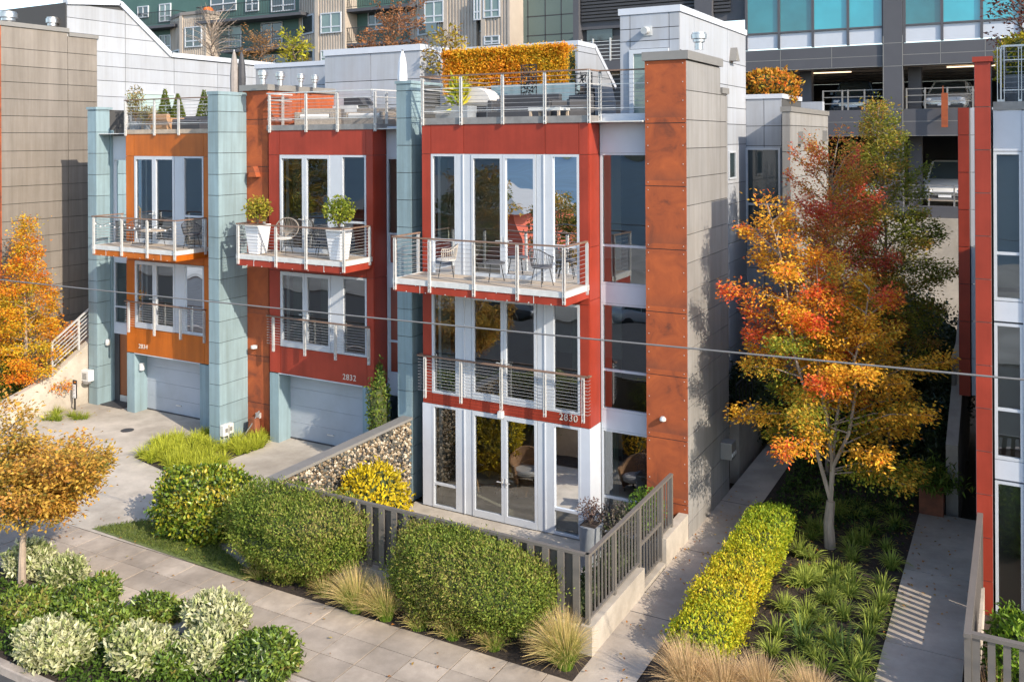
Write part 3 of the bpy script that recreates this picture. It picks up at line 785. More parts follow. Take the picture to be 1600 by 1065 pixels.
railing(H, [(lx1+.1, 1.4), (XL3-.6, .5), (XL3, -.05), (XR3, -.05)], [(xat(u, -.07, 180), -.07, 'x') for u in (196, 241, 279)] + [(XL3-.6, .5, 'x'), (lx1+.12, 1.3, 'x')], T-.06, T+.14, T+1.14, 8, lowbar=True)
new_text('2834', .21, 'house_number', (at(216.5, 543.5, Y=-.03).x, -.03, at(216.5, 543.5, Y=-.03).z), M['num'], H)
p = at(215, 574, X=at(213, 600, Y=0).x + .02); MB().box(p.x-.02, p.x+.06, .12, .26, p.z-.12, p.z+.12).build('garage_light', M['white_plastic'], H)
p = at(165, 534, X=lx1); MB().lathe((lx1+.1, p.y, p.z-.1), [(.07,0),(.08,.06),(.08,.14),(.06,.2)], 12).box(lx1, lx1+.1, p.y-.03, p.y+.03, p.z-.02, p.z+.06).build('wall_lamp', M['steel'], H, smooth=True)

OY = 0
# ================================================================== grey house at the left edge and the long white flank behind it
H = thing('town_house', 'tall grey brown boarded house flank at the left edge, with a long white upper wall', 'house', (-34, 4, 0), 'town houses in the row')
gX = -31.5
gy0, gy1, gy2 = at(2, 300, X=gX).y, at(107, 300, X=gX).y, at(153, 300, X=gX).y
gz1, gz2 = at(60, 46, X=gX).z, at(130, 59, X=gX).z
bz = [at(107, v, X=gX).z for v in (83, 109, 133, 158, 183, 208, 235, 260, 287, 313)]
dz = (bz[0]-bz[-1])/9
zl = [bz[-1]]
while zl[-1] > 1: zl.append(zl[-1]-dz)
bz = sorted(bz + zl[1:])
q = MB(); clad_side(gX-.03, gy0, gy1, bz + [gz1], mb=q, t=.03); clad_side(gX-.03, gy1, gy2, bz + [gz2], mb=q, t=.03)
q.build('siding', M['brown_board'], H)
MB().box(gX-6, gX-.03, gy0+.03, gy1, 0, gz1-.02).box(gX-6, gX-.03, gy1, gy2, 0, gz2-.02).build('wall_core', M['joint'], H)
MB().box(gX-6, gX+.05, gy0-.06, gy1+.04, gz1, gz1+.16).box(gX-6, gX+.045, gy1+.04, gy2+.04, gz2, gz2+.14).build('coping', M['cap'], H)
MB().box(gX-6, gX+.02, gy0-.03, gy0, 0, gz1).build('rust_front', M['corten'], H)
# white flank: stepped and sloped parapet
P = lambda u, v: (at(u, v, X=gX-.05).y, at(u, v, X=gX-.05).z)
prof = [P(103, 40), P(103, 4), P(186, 6), P(266, 87), P(428, 103), (P(428, 103)[0], 9), (P(103, 40)[0], 9)]
MB().prism(prof, 'x', gX-6, gX-.06).build('white_flank', M['joint'], H)
wl = MB()
def wband(y0, y1, z0, z1): wl.box(gX-.06, gX-.03, y0+.01, y1-.01, z0+.01, z1-.01)
ycols = [P(104, 0)[0], P(195, 0)[0], P(271, 0)[0], P(339, 0)[0], P(400, 0)[0], P(428, 0)[0]]
zrows = [9.0] + sorted([at(195, v, X=gX).z for v in (152, 128, 106, 84, 60, 38, 17)])
ztop = at(339, 94, X=gX).z
for a, b in zip(zrows[:-1], zrows[1:]):
    for c, d in zip(ycols[:-1], ycols[1:]):
        if b <= ztop + .3: wband(c, d, a, min(b, ztop))
wlo = wl
sl = lambda y: P(186, 6)[1] + (P(266, 87)[1]-P(186, 6)[1])*(y-P(186, 6)[0])/(P(266, 87)[0]-P(186, 6)[0])
hi = [z for z in zrows if z > ztop-.3] + [P(103, 4)[1]]
for a, b in zip(hi[:-1], hi[1:]):
    y1 = P(186, 6)[0]
    wlo.box(gX-.06, gX-.03, ycols[0]+.01, ycols[1]-.01, a+.01, b-.01) if a < P(103,4)[1]-.1 else None
    # sloped piece
    ya = P(186, 6)[0] + (a - P(186, 6)[1])/(P(266, 87)[1]-P(186, 6)[1])*(P(266, 87)[0]-P(186, 6)[0])
    yb = P(186, 6)[0] + (b - P(186, 6)[1])/(P(266, 87)[1]-P(186, 6)[1])*(P(266, 87)[0]-P(186, 6)[0])
    if ya > ycols[1]+.05: wlo.prism([(ycols[1]+.01, a+.01), (ya-.02, a+.01), (max(yb-.02, ycols[1]+.02), b-.01), (ycols[1]+.01, b-.01)], 'x', gX-.06, gX-.03)
wlo.build('white_siding', M['white_board'], H)
cp = MB()
for a, b in ((P(103, 4), P(186, 6)), (P(186, 6), P(266, 87)), (P(266, 87), P(428, 103))):
    cp.bar((gX-.1, a[0], a[1]+.03), (gX-.1, b[0], b[1]+.03), .3, .2)
cp.build('parapet_coping', M['white_panel'], H)
window_side(H, gX-.02, P(195, 0)[0], P(271, 0)[0], 9.6, at(233, 145, X=gX).z, glass='glass_frost')
for u, v in ((13, 38), (82, 46)): 
    p = at(u, v, X=gX-.6); vent_cap(H, p.x, p.y, p.z-.15, .3 if u < 50 else .22, .6)
MB().box(gX-4, gX-3.7, gy1, gy1+.3, gz1, gz1+1.0).build('roof_duct', M['steel'], H)

# white block with sloped stair parapet behind the nearest roof deck
H = thing('rear_house', 'white boarded rear house with a steeply sloping stair parapet above the orange hedge', 'house', (-16, 8, 0))
cy = 7.0
cx1 = at(903, 70, Y=cy).x; cx0 = at(705, 80, Y=cy).x
ctop = at(903, 70, Y=cy).z
yb1 = at(930, 76, X=cx1).y; yb2 = at(962, 140, X=cx1).y
zz2 = at(962, 140, X=cx1).z
MB().prism([(cy, 9), (cy, ctop), (yb1, ctop), (yb2, zz2), (yb2, 9)], 'x', cx0, cx1-.03).build('wall_core', M['joint'], H)
q = MB(); clad_front(cy, cx0, cx1, [9, 10.9, 11.7, 12.45, ctop], [cx0, (cx0+cx1)/2, cx1], mb=q)
def sy(z): return yb1 + (ctop-z)/(ctop-zz2)*(yb2-yb1)
for a, b in zip([9.0, 10.9, 11.7, 12.45], [10.9, 11.7, 12.45, ctop]): q.prism([(cy-.02, a+.01), (min(sy(a), yb2), a+.01), (min(sy(b), yb2), b-.01), (cy-.02, b-.01)], 'x', cx1-.03, cx1)
q.build('white_siding', M['white_board'], H)
MB().bar((cx0, cy+.04, ctop+.06), (cx1+.03, cy+.04, ctop+.06), .16, .16).bar((cx1-.06, cy, ctop+.06), (cx1-.06, yb1, ctop+.06), .16, .155).bar((cx1-.06, yb1, ctop+.055), (cx1-.06, yb2, zz2+.06), .16, .15).build('parapet_coping', M['white_panel'], H)

# ================================================================== red house at the right edge
H = thing('town_house', 'red panelled house at the right edge beyond the shaded path, with stacked windows', 'house', (3, 4, 0), 'town houses in the row')
rx0, rx1 = -.78, -.49
ry = -.2
rzs = steps(G-.3, 11.05, .83, 1.05)
MB().box(.6, 6, -.56, 3, 10.3, 12.7).build('added_shadow_block', M['white_board'], H)  # out-of-view block added to cast the shadow on the grey flank opposite
MB().box(rx0, rx0+.12, .75, 4, 10.15, 11.0).build('parapet', M['grey_board'], H)  # thin wall added behind the red pier for its shadow on that flank
q = MB(); clad_front(ry, rx0, rx1, rzs, mb=q, gap=.016); q.build('wall_cladding', M['red'], H)
MB().box(rx0, 8, 4.002, 12, -.3, 7.0).build('rear_storey', M['grey_board'], H)  # unseen rear mass, shaped low so sun reaches the trees behind the maple
MB().box(rx0, 8, .75, 4, -.3, 10.15).box(rx0, rx1-.01, ry+.002, .75, -.3, 11.03).build('house_core', M['grey_board'], H)
MB().box(rx0-.03, rx1+.03, ry-.06, .8, 11.05, 11.15).build('coping', M['red'], H)
wxl, wxr = -.46, .03
for z0, z1, t in ((G-.3, zat(752, 1573, 0)-.0, None), (zat(718, 1573, 0), zat(505, 1573, 0), zat(640, 1573, 0)), (zat(470, 1573, 0), zat(237, 1573, 0), zat(396, 1573, 0))):
    window(H, wxl, wxr, z0, z1, 0, (t,) if t else (), fw=.055)
for v0, v1 in ((749, 719), (502, 471), (236, 170)):
    MB().box(wxl, wxr, -.03, .1, zat(v0, 1573, 0), zat(v1, 1573, 0)).build('wall_panel', M['white_panel'], H)
MB().box(wxr+.003, .55, -.05, .1, -.3, 10.1).build('side_panel', M['white_panel'], H)
MB().box(.553, 8, -.25, .7, -.3, 10.1).build('bay', M['red'], H)
MB().box(wxl, wxr+.5, .65, .74, -.3, 10.1).build('interior_wall', M['room'], H)
q = MB()
for z in (3.4, 6.6): q.box(wxl, wxr+.5, .1, .65, z-.15, z)
q.build('interior_floor', M['slab'], H)
MB().box(wxl, 8, -.05, .1, 10.12, 10.28).build('roof_edge', M['steel_dark'], H)
railing(H, [(-.28, 4), (-.28, 0), (3, 0)], [(at(1561, 150, Y=0).x, 0, 'x'), (at(1567, 150, Y=0).x, 0, 'x'), (at(1594, 150, Y=0).x, 0, 'x')], 10.1, 10.3, 11.35, 9, rail='steel', lowbar=True)
MB().box(-.3, 3, 3.4, 3.6, 10.15, 11).build('planter_wall', M['grey_board'], H)
# far red pier and blue grey panels of its rear part
f0, f1 = at(1497, 300, Y=6).x, at(1523, 300, Y=6).x
fz = steps(3.0, at(1510, 168, Y=6).z, .95)
q = MB(); clad_front(6, f0, f0+.27, fz, mb=q, gap=.016); q.build('rear_pier', M['red'], H)
MB().box(f0, f0+.25, 6.002, 8, 3, fz[-1]-.01).build('pier_core', M['joint'], H)
q = MB(); clad_front(6.1, f0+.28, rx0+.2, fz, mb=q, gap=.016); q.build('rear_panel', M['white_panel'], H)
# ================================================================== dark office block with open parking floors
H = thing('parking_office_building', 'charcoal office block with teal curtain glass over open parking floors', 'office building', (-5, 24, 0))
gY = 20.0
def gx(u, v=200): return at(u, v, Y=gY).x
def gz(v, u=1390): return at(u, v, Y=gY).z
XA, XB = gx(905), 14.0
pA, pB = gx(1381), gx(1411)
zF0, zF1, zF2, zF3, zF4 = gz(322, 1450), gz(340, 1450), gz(213), gz(171), gz(104)
zW0, zW1, zT = gz(68), gz(41), 19.5
w = MB()
xs = [(gx(1085), pA), (pB, XB)]
for a, b in xs:
    w.box(a, b, gY, gY+.3, zF2+.0, zF3-.0)                    # spandrel under upper parking
    w.box(a, b, gY, gY+.35, zF4, zW0-.02)                       # band over it
    w.box(a, b, gY, gY+.3, zF1, zF0)
w.box(pA, pB, gY-.08, gY+.5, 3.5, zT)
for u in (1100,): w.box(gx(u)-.4, gx(u)+.4, gY-.05, gY+.45, 3.5, zT)
w.build('facade', M['charcoal'], H)
j = MB()
for z in (zF3-.5, zF2+.02, zF4+.45, zF4+.02): j.box(gx(1085), pA, gY-.006, gY, z-.012, z+.012).box(pB, XB, gY-.006, gY, z-.012, z+.012)
for x in (pA, pB): j.box(x-.015, x+.015, gY-.086, gY-.08, 3.5, zW0+.3)
for z in (zF2, zF3, zF4, zW0): j.box(pA, pB, gY-.086, gY-.08, z-.012, z+.012)
for u in (1220, 1300, 1470, 1540): j.box(gx(u)-.012, gx(u)+.012, gY-.006, gY, zF4+.04, zW0-.05)
j.build('joint_lines', M['cap'], H)
def glazed(us, extra):
    for q_, (a, b) in enumerate(zip(us[:-1], us[1:])):
        xa, xb = gx(a, 60), gx(b, 60)
        MB().box(xa+.05, xb-.05, gY+.05, gY+.1, zW0+.04, zW1-.04).build('white_spandrel', M['white_panel'], H)
        MB().box(xa+.05, xb-.05, gY+.06, gY+.1, zW1+.04, zT).build('glass_panel', M['glass_teal' if (q_+extra) % 4 < 2 else 'glass_cyan'], H)
    f = MB()
    for a in us: x = gx(a, 60); f.box(x-.05, x+.05, gY-.02, gY+.12, zW0+.002, zT)
    f.box(gx(us[0], 60), gx(us[-1], 60), gY-.017, gY+.117, zW1-.035, zW1+.035)
    f.build('curtain_frame', M['charcoal'], H)
glazed((1166, 1217, 1270, 1325, 1380), 0); glazed((1413, 1472, 1534, 1595, 1660), 1)
MB().box(gx(905), gx(1166), gY+.3, gY+.6, gz(40, 1000), zT).build('upper_wall', M['charcoal'], H)
lv = MB()
for i in range(9): lv.box(gx(907), gx(1140), gY+.16, gY+.3, gz(27, 1000)+i*.16, gz(27, 1000)+i*.16+.1)
lv.build('louvre', M['dark'], H)
# floors, ceilings and back walls of the parking levels
d = MB()
d.box(XA, XB, gY+.36, gY+14, zF3-.5, zF3-.25).build('parking_floor', M['concrete'], H)
MB().box(XA, XB, gY+.36, gY+14, zF0-.4, zF0-.1).build('parking_floor', M['concrete'], H)
MB().box(XA, XB, gY+.36, gY+14, zF4+.12, zF4+.4).build('parking_ceiling', M['concrete'], H)
MB().box(XA, XB, gY+13.7, gY+14, 3, zF4+.1).build('back_wall', M['dark'], H)
MB().box(XA-.3, XA, gY+.0, gY+14, 3, zT).box(XB, XB+.3, gY, gY+14, 3, zT).build('side_wall', M['charcoal'], H)
for u in (1425, 1250):
    x = gx(u); MB().box(x-.25, x+.25, gY+1.2, gY+1.7, zF0-.1, zF4+.12).build('column', M['charcoal'], H)
be = MB()
for k in range(6): be.box(XA+.4, XB-.4, gY+1+k*2.1, gY+1.25+k*2.1, zF4+.02, zF4+.12)
be.build('ceiling_beam', M['concrete'], H)
em = bpy.data.materials.new("lit_tube"); em.use_nodes = True
em.node_tree.nodes["Principled BSDF"].inputs["Emission Color"].default_value = (1, .72, .45, 1); em.node_tree.nodes["Principled BSDF"].inputs["Emission Strength"].default_value = 1.1
for u, v in ((1296, 113), (1518, 103), (1362, 136), (1510, 130)):
    p = at(u, v, Z=zF4 - .02); MB().box(p.x-.9, p.x+.9, p.y-.07, p.y+.07, p.z-.04, p.z).build('tube_light', em, H)
# rails of the parking floors
for us, z0 in (((1285, 1315, 1324, 1350, 1380), zF3), ((1416, 1445, 1480, 1520), zF3), ((1410, 1450, 1490), zF0)):
    r = MB()
    for dz in (.28, .55, .82): r.bar((gx(us[0]), gY+.2, z0+dz), (gx(us[-1]), gY+.2, z0+dz), .035, .035)
    for u in us: r.box(gx(u)-.03, gx(u)+.03, gY+.17, gY+.23, z0, z0+.85)
    r.build('guard_rail', M['steel_dark'] if z0 == zF0 else M['cap'], H)
# lower concrete wall below the deck
MB().box(gx(1215), XB, gY-.2, gY+.3, 0, zF1-.004).build('concrete_base', M['concrete_l'], H)
# rusty sign blade hanging before the parking floor
o = thing('sign_blade', 'rusty steel blade fixed to the charcoal parking spandrel', 'sign blade', (gx(1477), gY-.1, 10))
MB().box(gx(1472), gx(1482), gY-.35, gY-.28, gz(199, 1477), gz(146, 1477)).build('blade', M['corten'], o)
MB().box(gx(1473), gx(1476), gY-.28, gY-.02, gz(160, 1477), gz(157, 1477)).box(gx(1473), gx(1476), gY-.3, gY-.02, gz(180, 1477), gz(177, 1477)).box(gx(1473.5), gx(1475.5), gY-.35, gY-.29, gz(146, 1477), gz(135, 1477)).build('bracket', M['corten'], o)
# dark loggia left of the penthouse
lg = MB().box(gx(905), gx(1085), gY+.5, gY+.8, 9, gz(27, 1000)+1.5); lg.build('loggia_wall', M['dark'], H)
MB().box(gx(912), gx(952), gY+.42, gY+.5, gz(62, 930), gz(30, 930)).build('glass_panel', M['glass_dark'], H)
MB().box(gx(905), gx(1085), gY-.3, gY+.5, gz(112, 950), gz(96, 950)).build('loggia_slab', M['charcoal'], H)
r = MB()
for k in range(6): r.bar((gx(908), gY-.2, gz(96, 950)+.08+k*.17), (gx(975), gY-.2, gz(96, 950)+.08+k*.17), .03, .03)
for u in (912, 930, 957, 974): r.box(gx(u)-.03, gx(u)+.03, gY-.24, gY-.16, gz(96, 950), gz(96, 950)+1.08)
r.build('guard_rail', M['steel'], H)
for i, dx in enumerate((0,)):
    pass

# ================================================================== apartment block
H = thing('apartment_building', 'dark green apartment block with tan corrugated bays and black balconies behind the roofs', 'apartment building', (-45, 36, 0))
aY = 32.0
ax = lambda u, v=50: at(u, v, Y=aY).x
az = lambda v, u=550: at(u, v, Y=aY).z
w = MB().box(ax(150), ax(907), aY, aY+12, 8, 30); w.build('wall', M['green_wall'], H)
MB().box(ax(795), ax(907), aY-.25, aY-.002, 8, 30).build('wall_panelling', M['green_wall2'], H)
j = MB()
for u in (828, 855, 880): j.box(ax(u)-.03, ax(u)+.03, aY-.262, aY-.25, 8, 30)
for v in (25, 55): j.box(ax(826), ax(905), aY-.262, aY-.25, az(v, 860)-.03, az(v, 860)+.03)
j.build('joint_lines', M['dark'], H)
def apt_window(u0, v0, u1, v1, Y=aY, cols=2, low=True):
    x0, x1 = at(u0, 50, Y=Y).x, at(u1, 50, Y=Y).x; um = (u0+u1)/2
    z1, z0 = at(um, v0, Y=Y).z, at(um, v1, Y=Y).z
    f = MB(); t = .075
    f.box(x0, x1, Y-.1, Y+.02, z0, z0+t).box(x0, x1, Y-.1, Y+.02, z1-t, z1).box(x0, x0+t, Y-.1, Y+.02, z0+t, z1-t).box(x1-t, x1, Y-.1, Y+.02, z0+t, z1-t)
    for i in range(1, cols): x = x0+(x1-x0)*i/cols; f.box(x-.05, x+.05, Y-.09, Y+.02, z0+t, z1-t)
    if low: f.box(x0+t, x1-t, Y-.085, Y+.015, z0+(z1-z0)*.28, z0+(z1-z0)*.28+.09)
    o = f.build('window', M['frame'], H)
    MB().box(x0+t, x1-t, Y-.05, Y-.02, z0+t, z1-t).build('pane', M['glass_dark'] if random.random() < .65 else M['glass_grey'], o)
random.seed(5)
def bay(u0, uc, u1, v0, vb, windows, mat_='tan_metal', out=1.3):
    Yb = aY - out
    xa, xc, xb = at(u0, 50, Y=aY).x, at(uc, 50, Y=Yb).x, at(u1, 50, Y=Yb).x
    zt = at(uc, v0, Y=Yb).z
    b = MB().prism([(xa, aY), (xc, Yb), (xb, Yb), (xb, aY)], 'z', 8, zt)
    # corrugation ribs
    n = int((xb-xc)/.22)
    for i in range(n): x = xc+.1+i*(xb-xc-.2)/max(1, n-1); b.box(x-.05, x+.05, Yb-.05, Yb+.01, 8, zt-.3)
    for i in range(1, 8): 
        t = i/8; x = xa+(xc-xa)*t; y = aY+(Yb-aY)*t; b.box(x-.04, x+.04, y-.06, y+.02, 8, zt-.3)
    o = b.build('bay', M[mat_], H)
    MB().prism([(xa-.1, aY), (xc-.08, Yb-.12), (xb+.1, Yb-.12), (xb+.1, aY)], 'z', zt, zt+.25).build('bay_coping', M['tan_dark'], H)
    t = MB().box(xc-.16, xc+.16, Yb-.1, Yb+.05, 8, zt).box(xb-.14, xb+.02, Yb-.09, Yb+.05, 8, zt); t.build('corner_trim', M['tan_metal'], H)
    for (a, c, d, e) in windows: apt_window(a, c, d, e, Yb-.04)
    # angled side window
    for va, vb_ in ((25, 55), (80, 105)):
        p0 = Vector((xa+(xc-xa)*.25, aY+(Yb-aY)*.25-.06, 0)); p1 = Vector((xa+(xc-xa)*.85, aY+(Yb-aY)*.85-.06, 0))
        zz0, zz1 = az(vb_, uc), az(va, uc)
        if zz1 < zt-.2:
            f = MB().bar((p0.x, p0.y, (zz0+zz1)/2), (p1.x, p1.y, (zz0+zz1)/2), .1, zz1-zz0); f.build('window', M['frame'], H)
            dx = (p1-p0)*.1; MB().bar((p0.x+dx.x, p0.y+dx.y-.05, (zz0+zz1)/2), (p1.x-dx.x, p1.y-dx.y-.05, (zz0+zz1)/2), .1, (zz1-zz0)*.82).build('pane', M['glass_dark'], H)
bay(266, 284, 323, 25, 95, [(290, 42, 316, 74)])
bay(467, 496, 540, -30, 90, [(502, 20, 534, 52), (502, 78, 534, 95)])
bay(640, 697, 745, -30, 80, [(664, 2, 694, 36)], out=1.6)
bay(742, 756, 797, -30, 80, [(741, -10, 752, 32), (756, -8, 782, 28), (757, 56, 781, 70)], out=2.0)
for (a, c, d, e) in ((216, 10, 233, 28), (250, 6, 268, 34), (250, 55, 268, 80), (340, 42, 378, 76), (409, 35, 442, 72), (576, 18, 600, 48), (624, 14, 648, 46), (425, -12, 462, 18), (330, -20, 370, 18), (385, -20, 405, 18), (410, 85, 450, 108)): apt_window(a, c, d, e)
apt_window(800, -10, 826, 25); apt_window(800, 54, 826, 66)
def apt_balcony(u0, u1, v, out=1.5):
    Yb = aY-out
    x0, x1 = at(u0, v, Y=Yb).x, at(u1, v, Y=Yb).x; z = at((u0+u1)/2, v, Y=Yb).z
    o = MB().box(x0, x1, Yb, aY-.002, z-.22, z).build('balcony', M['charcoal'], H)
    r = MB().box(x0, x1, Yb, Yb+.05, z+1.05, z+1.1).box(x0, x1, Yb, Yb+.04, z+.1, z+.13).box(x0, x0+.05, Yb+.05, aY, z+1.05, z+1.1).box(x1-.05, x1, Yb+.05, aY, z+1.05, z+1.1)
    n = int((x1-x0)/.16)
    for i in range(n+1): x = x0+(x1-x0-.04)*i/n+.02; r.box(x-.012, x+.012, Yb+.01, Yb+.03, z+.12, z+1.05)
    r.build('guard_rail', M['black'], o)
apt_balcony(306, 470, 26); apt_balcony(213, 272, 40, 1.2); apt_balcony(345, 468, 74); apt_balcony(540, 640, 10, 1.2); apt_balcony(540, 640, 65, 1.2)
p = at(325, 22, Y=aY-.8)
tag(MB().lathe((p.x, p.y, at(325, 27, Y=aY-.8).z), [(.05,0),(.2,.1),(.38,.35),(.42,.5),(.35,.7),(.1,.82)], 14).build('hanging_ball', mat("orange_paper", (.7,.16,.02), .7), None, smooth=True), 'round orange ball standing on the far apartment balcony', 'ball')
bw = thing('retaining_wall', 'weathered board wall below the corrugated bays behind the orange hedge', 'wall', (ax(750), 24, 0))
b = MB(); x0, x1 = at(700, 80, Y=24).x, at(806, 80, Y=24).x; n = 14
for i in range(n): b.box(x0+(x1-x0)*i/n+.02, x0+(x1-x0)*(i+1)/n-.02, 24, 24.2, 9, at(750, 80, Y=24).z)
b.build('boards', M['deck_edge'], bw)

# ================================================================== cars on the parking floors
def carmat(n, c): 
    return mat(n, c, .3, metal=.2, spec=.6)
def make_car(label, paint, loc, rz=0, tall=0.0, name='parked_car'):
    # nose towards -Y; built at the origin then moved
    R = thing(name, label, 'car', (0, 0, 0))
    L, W = 4.5, 1.8
    secs = [(-2.25,.62,.30,.62),(-2.18,.80,.24,.74),(-1.6,.87,.22,.86+tall*.3),(-.95,.90,.22,.98+tall*.35),(0,.90,.22,1.0+tall*.35),(1.4,.89,.24,1.02+tall*.35),(2.05,.84,.3,1.0+tall*.3),(2.25,.7,.42,.88)]
    mb = MB(); k = 10
    for y, hw, zb, zt in secs:
        pr = [(-hw*.8,zb),(hw*.8,zb),(hw,zb+.18),(hw,zt-.22),(hw*.94,zt-.07),(hw*.75,zt),(-hw*.75,zt),(-hw*.94,zt-.07),(-hw,zt-.22),(-hw,zb+.18)]
        for x, z in pr: mb.v.append((x, y, z))
    for i in range(len(secs)-1):
        for q in range(k): a = i*k+q; b = i*k+(q+1)%k; mb.f.append((a, b, b+k, a+k))
    mb.f.append(tuple(range(k))); mb.f.append(tuple(range((len(secs)-1)*k, len(secs)*k)))
    body = mb.build('body', paint, R, smooth=True)
    h = 1.45 + tall
    zb = .97 + tall*.33
    g = MB(); g.v = [(-.74,-.98,zb),(.74,-.98,zb),(.76,1.75,zb),(-.76,1.75,zb),(-.58,-.25,h),(.58,-.25,h),(.6,1.1,h),(-.6,1.1,h)]
    g.f = [(0,1,5,4),(1,2,6,5),(2,3,7,6),(3,0,4,7),(0,3,2,1),(4,5,6,7)]
    g.build('window_glass', M['glass_dark'], R)
    r = MB(); r.v = [(-.59,-.27,h-.02),(.59,-.27,h-.02),(.61,1.12,h-.02),(-.61,1.12,h-.02),(-.55,-.1,h+.045),(.55,-.1,h+.045),(.56,.95,h+.045),(-.56,.95,h+.045)]
    r.f = [(0,1,5,4),(1,2,6,5),(2,3,7,6),(3,0,4,7),(0,3,2,1),(4,5,6,7)]
    for s in (-1, 1):
        r.bar((s*.745,-.99,zb), (s*.585,-.26,h), .06, .05); r.bar((s*.765,1.76,zb), (s*.605,1.11,h), .08, .06); r.bar((s*.765,.4,zb), (s*.6,.4,h), .05, .05)
    r.build('roof', paint, R)
    for s in (-1, 1):
        MB().lathe((s*.6,-2.14,.66), [(.0,-.06),(.14,-.05),(.15,.05),(.0,.06)], 10).build('headlight', M['white_pot'], R, smooth=True)
        MB().box(s*.92-.06, s*.92+.06, -.85, -.72, 1.0, 1.12).build('mirror', paint, R, bevel=.02)
        for y in (-1.4, 1.35):
            wv = MB(); n = 18
            prof = [(.1,-.1),(.3,-.1),(.33,-.06),(.33,.06),(.3,.1),(.1,.1)]
            n0 = 0
            for rr, xx in prof:
                for q in range(n): t = 2*math.pi*q/n; wv.v.append((s*.82+xx, y+rr*math.cos(t), .33+rr*math.sin(t)))
            for i in range(len(prof)-1):
                for q in range(n): a = i*n+q; b = i*n+(q+1)%n; wv.f.append((a, b, b+n, a+n))
            wv.f.append(tuple(range(n))); wv.f.append(tuple(range((len(prof)-1)*n, len(prof)*n)))
            wv.build('wheel', M['black'], R, smooth=True)
    MB().box(-.5, .5, -2.285, -2.2, .46, .6).build('grille', M['grille'], R)
    MB().box(-.72, .72, -2.27, -2.15, .3, .42).build('bumper', M['dark'], R)
    MB().box(-.24, .24, -2.31, -2.285, .4, .5).build('number_plate', M['white_pot'], R)
    R.location = loc; R.rotation_euler = (0, 0, rz)
    return R
zU, zL = zF3-.25, zF0-.1
p = at(1335, 170, Y=gY+3.2)
make_car('dark blue car parked nose out on the upper parking floor', carmat("dark_blue_paint", (.04,.07,.11)), (p.x, gY+3.4, zU), .08, .12)
p = at(1485, 165, Y=gY+3.2)
make_car('silver car parked nose out behind the rusty blade on the upper floor', carmat("silver_paint", (.5,.5,.5)), (p.x, gY+3.4, zU), -.05, 0)
p = at(1482, 300, Y=gY+3.2)
make_car('white tall car parked nose out on the lower parking floor beside the red pier', carmat("white_paint", (.66,.65,.62)), (p.x, gY+3.3, zL), 0, .35)
p = at(1352, 305, Y=gY+3.2)
make_car('white car on the lower parking floor mostly hidden by the maple', carmat("white_paint_b", (.62,.6,.57)), (p.x, gY+3.3, zL), .05, .1)

# ================================================================== ground
def sheet(name, pts, z, mat_, kind='structure', label=None):
    mb = MB(); n = len(pts)
    mb.v = [(x, y, (z(x, y) if callable(z) else z)) for x, y in pts]; mb.f = [tuple(range(n))]
    o = mb.build(name, mat_); o["kind"] = kind
    if label: o["label"] = label
    return o
sheet('ground', [(-400, -60), (400, -60), (400, 400), (-400, 400)], -.25, M['soil'])
MB_road = sheet('road', [(-120, -21.5), (120, -21.5), (120, -10.3), (-120, -10.3)], G-.13, M['asphalt'])
# pavement of scored slabs
sw = MB(); random.seed(2)
xs0 = -42.0; pit = .775
ya, ym, yb = -8.15, -6.76 - .0, -6.08
i = 0
x = xs0
while x < 4.5:
    for a, b in ((-8.15, -7.46), (-7.445, -6.78), (-6.765, -6.08)):
        sw.box(x+.011, x+pit-.011, a, b, G-.12, G + random.uniform(-.003, .003))
    x += pit
o = sw.build('pavement', M['sidewalk']); o["kind"] = 'structure'
sheet('pavement_bed', [(-42, -8.2), (4.6, -8.2), (4.6, -6.05), (-42, -6.05)], G-.025, M['joint'])
o = MB().box(-60, 30, -10.45, -10.28, 0, G+.02).build('kerb', M['kerb'], bevel=.02); o["kind"] = 'structure'
# planting strip between pavement and kerb, and garden soil
o = MB().box(-42, -10.9, -10.27, -8.2, -.2, G-.03).build('planting_strip', M['soil']); o["kind"] = 'structure'
o = MB().box(-10.9, 6, -10.27, -8.2, -.2, G-.035).build('garden_strip', M['soil']); o["kind"] = 'structure'
o = MB().box(-11.6, -11.42, -10.27, -8.2, -.2, G+.03).box(-11.42, 4.5, -8.32, -8.2, -.2, G+.01).build('strip_edging', M['kerb']); o["kind"] = 'structure'
sheet('apron', [(-11.4, -10.27), (-6.6, -10.27), (-6.6, -8.33), (-11.4, -8.33)], G-.02, M['sidewalk'])
gr_ = lambda x, y: G + (ZD - G)*max(0, min(1, (y+6.0)/6.5)) + .008
def drive(name, pts): return sheet(name, pts, gr_, M['concrete_l'])
L0 = at(140, 826, Z=G); L1 = at(165, 813, Z=G)
pxs = lambda L: [(lambda q: (q.x, q.y))(at(u, v, Z=G+.02)) for u, v in L]
drive('driveway', [(-31.4, -6.078), (-14.5, -6.078), (-14.5, 1.4), (-31.4, 1.4)])
isl = pxs([(209, 714), (262, 689), (326, 676), (345, 690), (420, 686), (413, 698), (357, 718), (318, 744), (262, 738)])
sheet('garden_soil', isl, lambda x, y: gr_(x, y) + .006, M['soil'])
